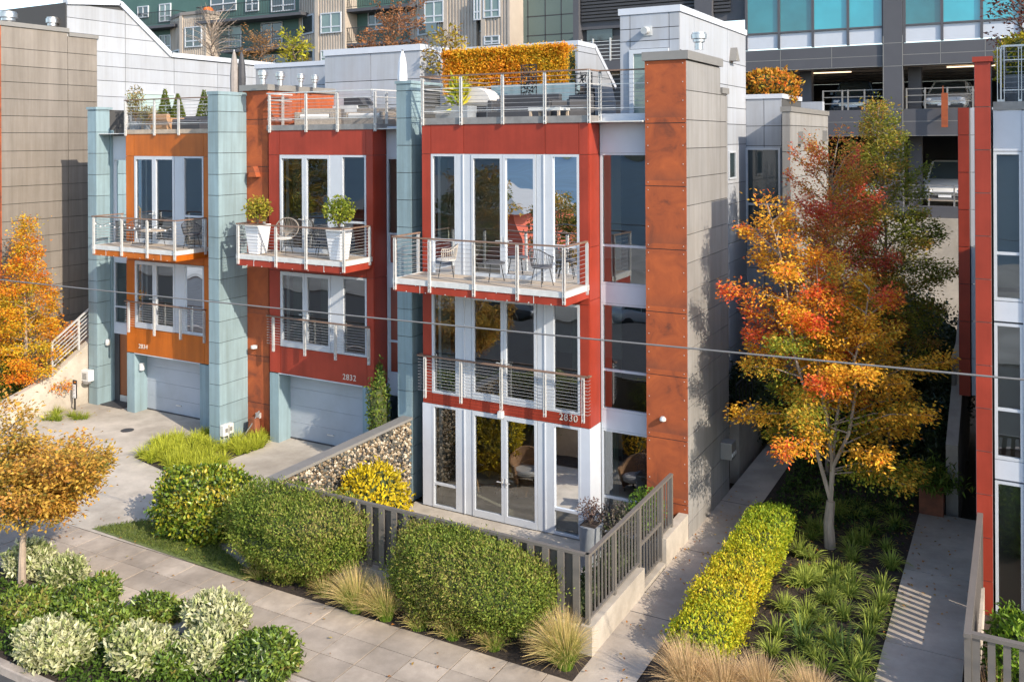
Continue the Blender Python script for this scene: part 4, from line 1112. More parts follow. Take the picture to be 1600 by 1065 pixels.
# paver cells with turf by the pavement
tf = pxs([(143, 825), (228, 812), (310, 828), (400, 900), (385, 907)])
sheet('turf', tf, G+.022, M['turf'])
tag(MB().lathe((at(199, 672, Z=gr_(0,-1.0)).x, at(199, 672, Z=gr_(0,-1.0)).y, gr_(0,-1.2)+.0), [(.0,0),(.2,.0),(.2,.012),(.0,.014)], 20).build('drain_cover', M['dark']), 'round dark drain cover set in the concrete driveway', 'drain cover')
tag(MB().box(-28.0, -26.9, .8, 1.4, ZD+.012, ZD+.035).build('door_mat', M['dark']), 'dark mat before the brown entry door', 'door mat')
# paths
sheet('path', [(-6.68, -6.05), (-5.72, -6.05), (-5.72, 9), (-6.68, 9)], lambda x, y: G - .02, M['concrete'])
sheet('path', [(-6.6, -10.2), (-5.2, -10.2), (-5.2, -6.05), (-6.6, -6.05)], lambda x, y: G - .012, M['sidewalk'])
pj = MB()
for y in (-3.4, -.3, 2.8): pj.box(-6.68, -5.72, y-.008, y+.008, G-.03, G-.017)
o = pj.build('path_joint', M['joint']); o["kind"] = 'structure'
pt = MB()
for a, b in ((-7.9, -4.62), (-4.6, -2.25), (-2.23, .95), (.97, 4.4)): pt.box(-2.2, -.9, a, b, 0, G+.005)
o = pt.build('path', M['concrete']); o["kind"] = 'structure'
sheet('garden_bed', [(-5.72, -8), (-2.2, -8), (-2.2, 14), (-5.72, 14)], G-.04, M['soil'])
sheet('side_bed', [(-.9, -8), (6, -8), (6, -.2), (-.9, -.2)], G-.05, M['soil'])
sheet('rear_court', [(-8, 9), (-.8, 9), (-.8, 19.8), (-8, 19.8)], G-.06, M['soil'])
# planting edge before the fence
sheet('front_bed', [(-14.4, -6.06), (-6.68, -6.06), (-6.68, -5.2), (-14.4, -5.2)], G-.01, M['soil'])
# sunken terrace
sheet('terrace', [(-14.2, -5.2), (-6.8, -5.2), (-6.8, .1), (-14.2, .1)], -.06, M['concrete_l'])

sheet('terrace_bed', [(-7.75, -5.0), (-6.9, -5.0), (-6.9, -.9), (-7.75, -.9)], -.04, M['soil'])
sheet('terrace_bed', [(-14.2, -5.02), (-7.75, -5.02), (-7.75, -4.2), (-14.2, -4.2)], -.04, M['soil'])
# ================================================================== terrace walls and fences
BX = px1                 # outer face of the base wall
fy = -5.22
ow = thing('concrete_base_wall', 'low pale concrete wall carrying the picket fence beside the path', 'wall', (BX, -3, G))
gA, gB = -2.62, -1.32
MB().box(BX-.22, BX, fy, gA, -.1, .94).box(BX-.22, BX, gB, py-.03, -.1, 1.02).box(BX-.2, BX-.02, gA, gB, -.1, .5).build('side_wall', M['concrete_l'], ow)
MB().box(-14.0, BX-.22, fy, fy+.2, -.1, .9).build('front_wall', M['concrete'], ow)
ff = thing('metal_fence', 'taupe fence of broad upright metal slats facing the pavement', 'fence', (-10, fy+.1, .9))
zr0, zr1 = .97, 2.19
MB().box(-14.0, BX-.1, fy+.07, fy+.15, zr1-.05, zr1).build('top_rail', M['brown_metal'], ff)
MB().box(-14.0, BX-.18, fy+.09, fy+.13, zr0, zr0+.05).build('bottom_rail', M['brown_metal'], ff)
x = BX-.33
k = 0
while x > -14.0:
    MB().box(x-.065, x+.065, fy+.05, fy+.085, zr0-.03, zr1-.052).build('slat', M['brown_metal'], ff)
    MB().box(x-.255, x+.045, fy+.125, fy+.14, zr0-.03, zr1-.052).build('rear_slat', M['grey_metal'], ff)
    x -= .31
sf = thing('picket_fence', 'taupe metal picket fence with a small gate along the path', 'fence', (BX-.12, -3, .9))
fx = BX-.12
MB().box(fx-.04, fx+.04, fy+.06, -.62, zr1-.045, zr1).build('top_rail', M['brown_metal'], sf)
MB().box(fx-.025, fx+.025, fy+.12, gA-.02, 1.0, 1.04).build('bottom_rail', M['brown_metal'], sf); MB().box(fx-.025, fx+.025, gB+.02, -.64, 1.07, 1.11).build('bottom_rail', M['brown_metal'], sf)
for y in (fy+.1, -3.9, gA, gB, -.66): MB().box(fx-.035, fx+.035, y-.04, y+.04, .9 if y not in (gA, gB) else G+.1, zr1-.046).build('post', M['brown_metal'], sf)
y = fy+.24
while y < -.7:
    if min(abs(y-q) for q in (-3.9, gA, gB)) > .07:
        z0 = 1.01 if y < gA else (.62 if y < gB else 1.08)
        MB().box(fx-.015, fx+.015, y-.012, y+.012, z0, zr1-.046).build('picket', M['brown_metal'], sf)
    y += .165
MB().box(fx-.022, fx+.022, gA+.04, gB-.04, 1.32, 1.38).box(fx-.022, fx+.022, gA+.04, gB-.04, .58, .62).build('gate_bar', M['brown_metal'], sf)
# gabion wall between driveway and terrace
gw = thing('gabion_wall', 'wall of small pale and dark stones in wire under a grey metal cap', 'wall', (-14.3, -2.6, 0))
gyA, gyB = -5.1, -.1
rs = np.random.default_rng(4)
st = MB()
zt_ = 2.18
for i in range(4200):
    y = rs.uniform(gyA, gyB); z = rs.uniform(-.05, zt_)
    c = Vector((-14.22 + rs.uniform(-.03, .025), y, z)); s = rs.uniform(.03, .058)
    q = [Vector(v).normalized()*s*rs.uniform(.75, 1.2) for v in ((1,0,0),(-1,0,0),(0,1,0),(0,-1,0),(0,0,1),(0,0,-1))]
    n = len(st.v); st.v += [tuple(c+k) for k in q]
    st.f += [(n,n+2,n+4),(n+2,n+1,n+4),(n+1,n+3,n+4),(n+3,n,n+4),(n+2,n,n+5),(n+1,n+2,n+5),(n+3,n+1,n+5),(n,n+3,n+5)]
def stone_mat():
    m = mat("gabion_stones", (.3,.28,.25), .8); nt = m.node_tree
    gi = nt.nodes.new("ShaderNodeNewGeometry"); r = nt.nodes.new("ShaderNodeValToRGB"); r.color_ramp.interpolation = 'CONSTANT'
    e = r.color_ramp.elements; e[0].color = (.06,.06,.055,1); e[1].position = .9; e[1].color = (.52,.45,.35,1)
    for p, c in ((.24,(.15,.105,.06)),(.45,(.29,.22,.14)),(.64,(.09,.09,.075)),(.78,(.38,.31,.22))):
        k = e.new(p); k.color = (*c, 1)
    nt.links.new(gi.outputs["Random Per Island"], r.inputs[0]); nt.links.new(r.outputs[0], nt.nodes["Principled BSDF"].inputs["Base Color"])
    return m
st.build('stones', stone_mat(), gw)
MB().box(-14.42, -14.26, gyA, gyB, -.1, zt_-.01).build('stone_core', M['dark'], gw)
MB().box(-14.46, -14.14, gyA-.04, gyB, zt_, zt_+.07).build('cap', M['cap'], gw)
# fence and wall by the right hand house
rw_ = thing('concrete_base_wall', 'low pale concrete wall under the fence at the right edge', 'wall', (-.7, -3, G))
MB().box(-.82, -.64, -5.2, -.3, -.1, .95).build('side_wall', M['concrete_l'], rw_)
MB().box(-.64, 5, -5.2, -5.02, -.1, .9).build('front_wall', M['concrete_l'], rw_)
rf = thing('metal_fence', 'taupe metal fence with slats and rail at the right edge', 'fence', (-.7, -3, .9))
MB().box(-.76, -.66, -5.2, -.26, 2.3, 2.36).build('top_rail', M['brown_metal'], rf)
MB().box(-.66, 5, -5.16, -5.06, 2.3, 2.36).build('top_rail', M['brown_metal'], rf)
y = -4.95
while y < -.3:
    MB().box(-.73, -.69, y-.05, y+.05, .9, 2.3).build('slat', M['brown_metal'], rf); y += .21
x = -.6
while x < 5:
    MB().box(x-.05, x+.05, -5.13, -5.09, .9, 2.3).build('slat', M['brown_metal'], rf); x += .2
for (x, y) in ((-.71, -5.11), (-.71, -.3), (.6, -5.11)): MB().box(x-.045, x+.045, y-.045, y+.045, .85, 2.31).build('post', M['brown_metal'], rf)

# overhead cable
cy_ = -8.0
a, b, c = at(0, 437, Y=cy_), at(800, 519.5, Y=cy_), at(1600, 593, Y=cy_)
pts = []
for i in range(-8, 26):
    t = i/16; x = a.x + (c.x-a.x)*t
    z = a.z + (c.z-a.z)*t + (b.z - (a.z + (c.z-a.z)*((b.x-a.x)/(c.x-a.x))))*4*t*(1-t)*.6
    pts.append((x, cy_, z))
tag(MB().tube(pts, .0125, 8).build('overhead_cable', mat("cable_sheath", (.16,.155,.15), .5), smooth=True), 'thick dark overhead cable crossing the whole street front', 'cable')

# stairs, wing wall and rail at the left
sw_ = thing('stair_wall', 'sloping pale concrete stair wall with a rail beside the teal pillar', 'stair', (-29, 2, ZD))
sX = -28.6
q0, q1 = at(40, 640, X=sX), at(85, 586, X=sX); q2 = at(137, 537, X=sX)
MB().prism([(q0.y-1.5, 0), (q0.y-1.5, q0.z+.2), (q1.y, q1.z), (q2.y, q2.z), (q2.y+1.6, q2.z+1.0), (q2.y+1.6, 0)], 'x', sX-.25, sX).build('wing_wall', M['concrete_l'], sw_)
s = MB()
for i in range(9):
    y = q1.y - .3 + i*.3; z = q1.z - .3 + i*.19
    s.box(sX-2.4, sX-.25, y, y+3, z-.2, z)
s.build('stair_flight', M['concrete'], sw_)
r = MB()
for k in range(6):
    r.bar((sX-.12, q1.y, q1.z+.25+k*.14), (sX-.12, q2.y+1.6, q2.z+1.0+.25+k*.14), .025, .025)
r.bar((sX-.12, q1.y, q1.z+1.1), (sX-.12, q2.y+1.6, q2.z+2.1), .06, .05)
for t in (0, .35, .7, 1.0):
    yy = q1.y + (q2.y+1.6-q1.y)*t; zz = q1.z + (q2.z+1.0-q1.z)*t
    r.box(sX-.15, sX-.09, yy-.03, yy+.03, zz-.05, zz+1.1)
r.build('stair_rail', M['steel'], sw_)
s = thing('address_sign', 'narrow upright black address sign with white characters before the stair wall', 'sign', (sX+.5, 0, ZD))
p = at(117, 622, X=sX+.35)
MB().box(p.x-.09, p.x+.09, p.y-.02, p.y+.02, p.z-.0, p.z+.62).box(p.x-.03, p.x+.03, p.y-.015, p.y+.015, ZD-.3, p.z).build('sign_post', M['black'], s)
MB().box(p.x-.075, p.x+.075, p.y-.027, p.y-.02, p.z+.02, p.z+.48).build('sign_face', M['white_pot'], s)
for i, ch in enumerate('2834'): new_text(ch, .105, 'numeral', (p.x-.035, p.y-.03, p.z+.37-i*.115), M['black'], s, extrude=.002)
# utility boxes and hose on the teal walls
def box_thing(name, label, cat, c, sx, sy, sz, m_, parts=()):
    o = thing(name, label, cat, c)
    MB().box(c[0]-sx/2, c[0]+sx/2, c[1]-sy/2, c[1]+sy/2, c[2]-sz/2, c[2]+sz/2).build('case', m_, o, bevel=.015)
    return o
p = at(141, 585, Y=.73); o = box_thing('vent_box', 'white wall vent box on the teal pillar by the stair', 'vent box', (p.x, .62, p.z), .42, .22, .38, M['white_plastic'])
q = MB()
for i in range(5): q.box(p.x-.12, p.x+.1, .50, .51, p.z-.11+i*.045, p.z-.085+i*.045)
q.build('grille', M['cap'], o); MB().lathe((p.x, .6, p.z-.27), [(.14, 0), (.15, .06), (.12, .08)], 14).build('outlet', M['steel_dark'], o)
tX = tx1
for (u, v, a, lab) in ((348, 671, .34, 'white electrical box low on the teal tower, left of its twin'), (355, 668, .3, 'white electrical box with a conduit, right of its twin on the teal tower')):
    p = at(u, v, X=tX); o = box_thing('electrical_box', lab, 'electrical box', (tX+.08, p.y, p.z), .16, a*.75, a, M['white_plastic'])
    MB().tube([(tX+.05, p.y, p.z-.15), (tX+.05, p.y, G+.1)], .022, 8).build('conduit', M['white_plastic'], o)
    MB().box(tX+.16, tX+.165, p.y-.05, p.y+.05, p.z-.06, p.z+.06).build('latch', M['cap'], o)
hr = thing('hose_reel', 'rust red hose holder with a grey hose at the foot of the rust pillar', 'hose reel', (-20.3, .4, ZD))
p = at(397, 665, Y=.65)
MB().frustum((p.x, .65, ZD-.1), .2, .13, .13, .1, .75).build('holder', M['rust_pot'], hr, bevel=.02)
pts = []
for i in range(60):
    t = i/59; an = t*math.pi*7; r_ = .26
    pts.append((p.x-.45 + r_*math.cos(an)*1.1, r_*math.sin(an), ZD-.02 + .06*t))
pts += [(p.x-.2, .45, ZD+.15), (p.x+.02, .55, ZD+.5), (p.x+.12, .75, ZD+.85), (at(404, 648, Y=by0+.72).x, by0+.69, at(404, 648, Y=by0+.72).z)]
MB().tube(pts, .022, 6).build('hose', M['steel_dark'], hr, smooth=True)
MB().box(pts[-1][0]-.06, pts[-1][0]+.1, by0+.65, by0+.73, pts[-1][2]-.08, pts[-1][2]+.08).build('tap', M['steel'], hr)
# letter box on the grey flank
p = at(1128, 700, X=px1)
o = box_thing('letter_box', 'grey metal letter box fixed to the shaded grey flank', 'letter box', (px1+.16, p.y, p.z), .3, .4, .42, M['cap'])
MB().box(px1+.2, px1+.33, p.y-.17, p.y+.17, p.z-.12, p.z-.05).build('flap', M['white_plastic'], o)
# low concrete pier by the rear passage, rail and right hand ramp wall
o = thing('concrete_pier', 'short upright concrete wall end at the far end of the left path', 'wall', (-6.2, 7, 0))
p = at(1148, 745, Z=G)
x0, x1 = at(1140, 700, Y=5.2).x, at(1155, 700, Y=5.2).x
MB().box(x0, x1, 5.2, 8.6, 0, at(1148, 659, Y=5.2).z).build('wall', M['concrete'], o)
r = MB()
zt_w = at(1148, 659, Y=5.2).z
for i in range(9): r.box((x0+x1)/2-.015, (x0+x1)/2+.015, 5.4+i*.35, 5.43+i*.35, zt_w, zt_w+.95)
r.box((x0+x1)/2-.02, (x0+x1)/2+.02, 5.35, 8.5, zt_w+.95, zt_w+1.0).build('rail', M['black'], o)
o = thing('ramp_wall', 'shaded concrete ramp wall rising towards the rear beside the red house', 'wall', (-1.2, 5, 0))
y0 = 4.8
x0, x1 = at(1478, 740, Y=y0).x, at(1497, 740, Y=y0).x
MB().prism([(y0, 0), (y0, at(1487, 695, Y=y0).z), (11, at(1487, 695, Y=y0).z+2.6), (11, 0)], 'x', x0, x1).build('wall', M['concrete'], o)
l = thing('timber_landing', 'small shaded timber landing on posts above the concrete ramp wall', 'landing', (-1.2, 7.5, 0))
zl_ = at(1500, 560, Y=7).z
x0, x1 = at(1486, 560, Y=7).x, -.8
q = MB()
for i in range(9): q.box(x0, x1, 7+i*.2, 7.18+i*.2, zl_-.08, zl_)
q.build('deck', M['deck'], l); MB().box(x0, x1, 6.95, 7.0, zl_-.22, zl_+.01).build('edge_board', M['brown_metal'], l)
for x, y in ((x0+.06, 7.06), (x1-.1, 7.06), (x0+.06, 8.7)): MB().box(x-.05, x+.05, y-.05, y+.05, 0, zl_-.09).build('post', M['brown_metal'], l)
MB().bar((x0+.2, 7.1, zl_-.2), (x0+.1, 7.1, zl_-1.6), .07).build('brace', M['deck'], l)
# ================================================================== foliage
RS = np.random.default_rng(11)
def leaf_object(name, P, D, Nn, L, W, tint, parent=None, material='leaf', fold=.18):
    # one small folded leaf per point: base P, direction D, face normal Nn
    n = len(P)
    D = D/np.maximum(np.linalg.norm(D, axis=1, keepdims=True), 1e-6)
    S = np.cross(D, Nn); S /= np.maximum(np.linalg.norm(S, axis=1, keepdims=True), 1e-6)
    U = np.cross(S, D)
    L = np.broadcast_to(np.asarray(L, float).reshape(-1, 1), (n, 1)); W = np.broadcast_to(np.asarray(W, float).reshape(-1, 1), (n, 1))
    V = np.empty((n, 4, 3))
    V[:, 0] = P; V[:, 1] = P + D*L*.45 + S*W*.5 + U*W*fold; V[:, 2] = P + D*L - U*L*.12; V[:, 3] = P + D*L*.45 - S*W*.5 + U*W*fold
    off = np.array(wloc(parent)) if parent else np.zeros(3)
    me = bpy.data.meshes.new(name)
    me.vertices.add(n*4); me.vertices.foreach_set("co", (V.reshape(-1, 3)-off).ravel())
    me.loops.add(n*6); tri = np.array([0, 1, 2, 0, 2, 3])
    me.loops.foreach_set("vertex_index", (np.arange(n)[:, None]*4 + tri).ravel().astype(np.int32))
    me.polygons.add(n*2); me.polygons.foreach_set("loop_start", (np.arange(n*2)*3).astype(np.int32)); me.polygons.foreach_set("loop_total", np.full(n*2, 3, np.int32))
    at_ = me.attributes.new("tint", 'FLOAT_COLOR', 'POINT')
    c = np.ones((n, 4, 4)); c[:, :, :3] = np.clip(tint, 0, 1)[:, None, :]
    at_.data.foreach_set("color", c.ravel().astype(np.float32))
    me.materials.append(M[material]); me.update(); me.validate()
    o = bpy.data.objects.new(name, me); COL.objects.link(o)
    if parent: o.parent = parent
    return o
def rdir(n):
    v = RS.normal(size=(n, 3)); return v/np.linalg.norm(v, axis=1, keepdims=True)
def wob(P, f, seed=0):
    r = np.random.default_rng(seed); out = np.zeros(len(P))
    for i in range(5):
        k = r.normal(size=3)*f*(1+.45*i); out += np.sin(P@k + r.uniform(0, 6.28))/(1+.5*i)
    return out/2.2
def pick(pal, t):
    # t in 0..1 along a list of colours
    pal = np.array(pal); x = np.clip(t, 0, .9999)*(len(pal)-1); i = x.astype(int); f = (x-i)[:, None]
    return pal[i]*(1-f) + pal[np.minimum(i+1, len(pal)-1)]*f
def tints(pal, P, f=1.3, seed=0, jit=.25, bright=.22):
    t = .5 + .34*wob(P, f, seed) + RS.normal(size=len(P))*jit
    c = pick(pal, t)
    return c*(1+RS.normal(size=(len(P), 1))*bright).clip(.45, 1.6)
def blob_points(c, r, n, e=1.0, bump=.12, f=3.0, seed=1, shell=.75, floor=None, taper=0.0):
    d = rdir(n)
    q = d/(np.sum(np.abs(d)**(2/e), axis=1, keepdims=True)**(e/2))
    b = 1 + bump*wob(d*1.0, f, seed)
    b = b + .06*wob(d, f*4.5, seed+7)
    s = np.where(RS.random(n) < shell, np.where(RS.random(n) < .08, RS.uniform(1.0, 1.15, n), RS.uniform(.84, 1.03, n)), RS.uniform(.45, .95, n))
    P = np.array(c) + q*np.array(r)*(b*s)[:, None]
    if taper:
        k = 1 - taper*np.clip(.5 - (P[:, 2]-c[2])/(2*r[2]), 0, 1)[:, None]**1.3
        P[:, :2] = np.array(c[:2]) + (P[:, :2]-np.array(c[:2]))*k
    if floor is not None: P[:, 2] = np.maximum(P[:, 2], floor + RS.random(n)*.1)
    nn = np.sign(q)*np.abs(q)**(2/e-1)/np.array(r) if e < 1 else d/np.array(r); nn /= np.linalg.norm(nn, axis=1, keepdims=True)
    return P, nn
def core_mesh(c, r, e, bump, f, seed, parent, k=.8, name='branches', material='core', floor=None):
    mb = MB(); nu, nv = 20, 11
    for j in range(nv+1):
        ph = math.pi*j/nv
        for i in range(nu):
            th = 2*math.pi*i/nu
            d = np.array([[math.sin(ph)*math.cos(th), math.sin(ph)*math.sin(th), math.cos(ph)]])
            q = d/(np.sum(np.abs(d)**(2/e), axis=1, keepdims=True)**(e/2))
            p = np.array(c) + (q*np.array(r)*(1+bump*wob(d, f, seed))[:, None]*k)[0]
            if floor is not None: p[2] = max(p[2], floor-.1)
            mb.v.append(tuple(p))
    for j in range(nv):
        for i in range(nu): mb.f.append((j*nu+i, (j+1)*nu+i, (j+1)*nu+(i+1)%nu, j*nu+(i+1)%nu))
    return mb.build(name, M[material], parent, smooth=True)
def shrub(name, label, cat, base, r, h, n, L, pal, e=.8, bump=.12, f=3.0, group=None, W=None, jit=.25, material='leaf', up=.5, core=True, ground=None, seed=None, taper=0.0):
    x, y, z = base; seed = seed if seed is not None else int(RS.integers(1, 9999))
    t = thing(name, label, cat, base, group)
    c = (x, y, z + h*.52); rr = (r[0], r[1], h*.5)
    P, N = blob_points(c, rr, n, e, bump, f, seed, floor=z, taper=taper)
    D = N*.55 + rdir(n)*.8 + np.array([0, 0, up])
    nf = N + rdir(n)*.7
    leaf_object('foliage', P, D, nf, L*RS.uniform(.7, 1.3, n), (W or L*.5)*RS.uniform(.75, 1.25, n), tints(pal, P, 1.6, seed, jit), t, material)
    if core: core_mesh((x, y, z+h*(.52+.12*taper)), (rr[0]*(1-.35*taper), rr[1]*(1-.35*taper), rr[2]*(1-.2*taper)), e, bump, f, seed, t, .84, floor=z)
    mb = MB()
    for i in range(5): 
        a = i*1.257+.3; mb.tube([(x+.05*math.cos(a), y+.05*math.sin(a), z-.05), (x+r[0]*.35*math.cos(a), y+r[1]*.35*math.sin(a), z+h*.45)], [.025, .012], 5)
    mb.build('stem', M['bark_d'], t)
    return t
def clump(name, label, cat, base, h, spread, n, w, cols, group=None, lean=(0, 0), segs=4, mat_='leaf', tipfrac=.5, core_r=.08, droop=.5):
    # fountain of narrow blades
    t = thing(name, label, cat, base, group)
    V = []; F = []; C = []
    b = np.array(base)
    az_ = RS.uniform(0, 2*np.pi, n); el = RS.beta(1.6, 1.3, n); hh = h*RS.uniform(.6, 1.1, n)
    k = segs+1
    c0, c1 = np.array(cols[0]), np.array(cols[1])
    pts = np.zeros((n, k, 3))
    rad0 = core_r*np.sqrt(RS.random(n))
    for j in range(k):
        s = j/segs
        out = rad0 + spread*el*(s**1.4)
        zz = hh*(s - droop*el*s**2.4)
        pts[:, j, 0] = b[0] + np.cos(az_)*out + lean[0]*s**1.5*h; pts[:, j, 1] = b[1] + np.sin(az_)*out + lean[1]*s**1.5*h; pts[:, j, 2] = b[2] + zz
    side = np.stack([-np.sin(az_), np.cos(az_), np.zeros(n)], 1) + RS.normal(size=(n, 3))*.5
    side /= np.linalg.norm(side, axis=1, keepdims=True)
    verts = np.zeros((n, k, 2, 3)); col = np.ones((n, k, 2, 4))
    mix = np.clip(RS.normal(tipfrac, .25, n), 0, 1)
    br = RS.uniform(.7, 1.25, n)
    for j in range(k):
        s = j/segs; ww = w*(1-s*.85)*.5
        verts[:, j, 0] = pts[:, j] - side*ww; verts[:, j, 1] = pts[:, j] + side*ww
        m_ = np.clip(s*1.5 - (1-mix)*.9 + .1, 0, 1)[:, None]
        cc = (c0*(1-m_) + c1*m_)*br[:, None]
        col[:, j, 0, :3] = cc; col[:, j, 1, :3] = cc
    me = bpy.data.meshes.new('blades')
    nv = n*k*2
    me.vertices.add(nv); me.vertices.foreach_set("co", (verts.reshape(-1, 3) - b).ravel())
    base_i = (np.arange(n)*k*2)[:, None, None] + (np.arange(segs)*2)[None, :, None] + np.array([0, 1, 3, 2])[None, None, :]
    nf = n*segs
    me.loops.add(nf*4); me.loops.foreach_set("vertex_index", base_i.ravel().astype(np.int32))
    me.polygons.add(nf); me.polygons.foreach_set("loop_start", (np.arange(nf)*4).astype(np.int32)); me.polygons.foreach_set("loop_total", np.full(nf, 4, np.int32))
    a = me.attributes.new("tint", 'FLOAT_COLOR', 'POINT'); a.data.foreach_set("color", np.clip(col, 0, 1).ravel().astype(np.float32))
    me.materials.append(M[mat_]); me.update()
    o = bpy.data.objects.new('blades', me); COL.objects.link(o); o.parent = t
    return t
def branchy_tree(name, label, base, stems, branches, pal, leaves, L, group=None, bark='bark', W=None, seed=3, jit=.22, flat=.14, width=.3, trunk_r=.09, bydir=None, cat='tree', material='leaf'):
    # stems: polylines; branches: (start, end, nleaves weight); leaves in flat sprays along each branch
    t = thing(name, label, cat, base, group)
    mb = MB()
    for pts, r0, r1 in stems:
        n = len(pts); mb.tube(pts, [r0+(r1-r0)*i/(n-1) for i in range(n)], 8)
    Ps, Ds, Cs = [], [], []
    r = np.random.default_rng(seed)
    tot = sum(b[2] for b in branches)
    for a, b, wgt, hue in branches:
        a = np.array(a); b = np.array(b); n = max(12, int(leaves*wgt/tot))
        mid = (a+b)/2 + np.array([0, 0, .12*np.linalg.norm(b-a)*r.uniform(.2, 1.2)])
        mb.tube([tuple(a), tuple(mid), tuple(b)], [.02, .013, .004], 5, cap=False)
        s = r.beta(2.2, 1.25, n)[:, None]
        p = a*(1-s)**2 + 2*mid*s*(1-s) + b*s**2
        ln = np.linalg.norm(b-a)
        d = (b-a)/max(ln, 1e-6); sd = np.cross(d, [0, 0, 1.]); sd /= max(np.linalg.norm(sd), 1e-6)
        wdt = width*(.35 + .9*np.sin(np.pi*np.clip(s, .05, .98)))
        lat = r.normal(size=(n, 1))*wdt*.62
        p = p + sd*lat + d*np.abs(lat)*.4 + r.normal(size=(n, 3))*np.array([.05, .05, flat])
        Ps.append(p); Ds.append(d*.7 + sd*np.sign(lat)*.7 + r.normal(size=(n, 3))*.45 + np.array([0, 0, -.15]))
        tt = hue + (s[:, 0]-.6)*.35 + r.normal(size=n)*jit
        Cs.append(pick(pal, tt)*(1+r.normal(size=(n, 1))*.2).clip(.5, 1.5))
    mb.build('trunk', M[bark], t, smooth=True)
    P = np.concatenate(Ps); D = np.concatenate(Ds); C = np.concatenate(Cs)
    Nn = np.array([0, 0, 1.0]) + r.normal(size=(len(P), 3))*.55
    leaf_object('crown', P, D, Nn, L*r.uniform(.7, 1.3, len(P)), (W or L*.5)*r.uniform(.8, 1.2, len(P)), C, t, material)
    return t
def grow(base, top, r_at, z0, n, seed, hue, updir=.25, sway=.2, nst=1, jitr=.25, r0=.07):
    # branches leaving a central stem; r_at(t) gives the crown radius at height fraction t
    r = np.random.default_rng(seed); base = np.array(base, float); top = np.array(top, float)
    stems = []; br = []
    k = 7
    line = []
    for i in range(k):
        s = i/(k-1); line.append(base*(1-s) + top*s + np.array([r.normal()*sway*.3*s*(1-s)*4, r.normal()*sway*.3*s*(1-s)*4, 0]))
    stems.append(([tuple(p) for p in line], r0, .012))
    for i in range(n):
        s = z0 + (1-z0)*(i+r.random())/n
        q = s*(k-1); j = min(int(q), k-2); p = line[j]*(1-(q-j)) + line[j+1]*(q-j)
        tt = (s-z0)/(1-z0); R = r_at(tt)*r.uniform(1-jitr, 1+jitr*.7)
        a = i*2.39996 + r.normal()*.35
        e = p + np.array([math.cos(a)*R, math.sin(a)*R, R*updir*r.uniform(.2, 1.6)*(.5+1.5*tt) + .1])
        br.append((p, e, R + .15, hue(tt, a, e, r)))
    return stems, br

# ---- palettes (leaf colours as they grow)
GREEN_FINE = [(.10,.16,.025), (.16,.23,.03), (.23,.29,.045), (.30,.33,.06), (.30,.25,.08)]
GREEN_BROAD = [(.05,.10,.012), (.09,.16,.015), (.17,.24,.02), (.33,.33,.03), (.42,.32,.03)]
YELLOWGREEN = [(.20,.26,.02), (.36,.36,.02), (.52,.44,.03), (.60,.46,.03)]
VARIEG = [(.14,.19,.05), (.38,.42,.16), (.58,.58,.33), (.66,.64,.42), (.40,.44,.18)]
DARK_LOW = [(.05,.09,.016), (.09,.15,.022), (.14,.21,.028), (.19,.25,.04), (.24,.20,.05)]
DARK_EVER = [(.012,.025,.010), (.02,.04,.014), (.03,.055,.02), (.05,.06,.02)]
MAPLE = [(.20,.27,.03), (.36,.34,.04), (.66,.38,.05), (.84,.42,.04), (.88,.54,.05), (.86,.29,.035), (.72,.12,.05)]
MAPLE_BACK = [(.32,.33,.05), (.50,.36,.06), (.62,.28,.06), (.66,.18,.07), (.58,.09,.07)]
OLIVE = [(.19,.23,.035), (.29,.31,.045), (.40,.33,.05), (.52,.24,.06)]
ORANGE_T = [(.48,.42,.04), (.70,.50,.035), (.78,.42,.03), (.78,.28,.02), (.62,.16,.02)]
AMBER = [(.22,.23,.05), (.46,.31,.06), (.60,.38,.07), (.64,.36,.06), (.50,.24,.06)]
HEDGE_O = [(.62,.46,.04), (.80,.46,.03), (.84,.37,.025), (.74,.25,.025)]

def gpt(u, v, z=G): return at(u, v, Z=z)
# ---- maple in the garden bed
mb_ = gpt(1297, 852)
B = (mb_.x, mb_.y, G-.1)
def prof_m(t): return .82*2.45*(1-.15*t)*(.62+.5*math.sin(math.pi*min(1, t*.9+.18))) if t < .62 else 2.2*(1.05-t)**.75*1.25
stems, brs = [], []
def hue_m(t, a, e, r):
    k = float(wob(np.array([e])*1.5, 1.0, 4)[0])
    if t < .34: return r.choice([.02, .1, .16, .24, .5, .72], p=[.10, .14, .20, .22, .20, .14])
    if t < .66: return float(np.clip(.62 + .5*k + r.normal()*.2, .1, 1))
    h = float(np.clip(.66 + .3*k + r.normal()*.15, .3, 1))
    if e[0] < B[0]-.3: h = r.uniform(.5, .74)
    return h
tops = [((B[0]-.25, B[1]-.1, 6.9), 24, .26, 1.0), ((B[0]-1.25, B[1]-.35, 8.0), 23, .3, .74), ((B[0]+.85, B[1]+.1, 6.3), 20, .26, .9), ((B[0]+.2, B[1]+.9, 6.6), 15, .3, .8)]
fork = (B[0]+.02, B[1], 1.45)
stems.append(([B, (B[0]-.03, B[1], .95), fork], .13, .095))
for i, (tp, n, z0, sc_) in enumerate(tops):
    s_, b_ = grow(fork, tp, lambda t, sc_=sc_: prof_m(t)*sc_*.95, .12 if i != 1 else .28, n, 20+i, hue_m, .22, .35, r0=.05, jitr=.4)
    stems += s_; brs += b_
branchy_tree('maple_tree', 'many stemmed orange, yellow and red maple with pale trunks in the planting bed', B, stems, brs, MAPLE, 36000, .088, seed=5, W=.048, width=.25, flat=.11, jit=.12)
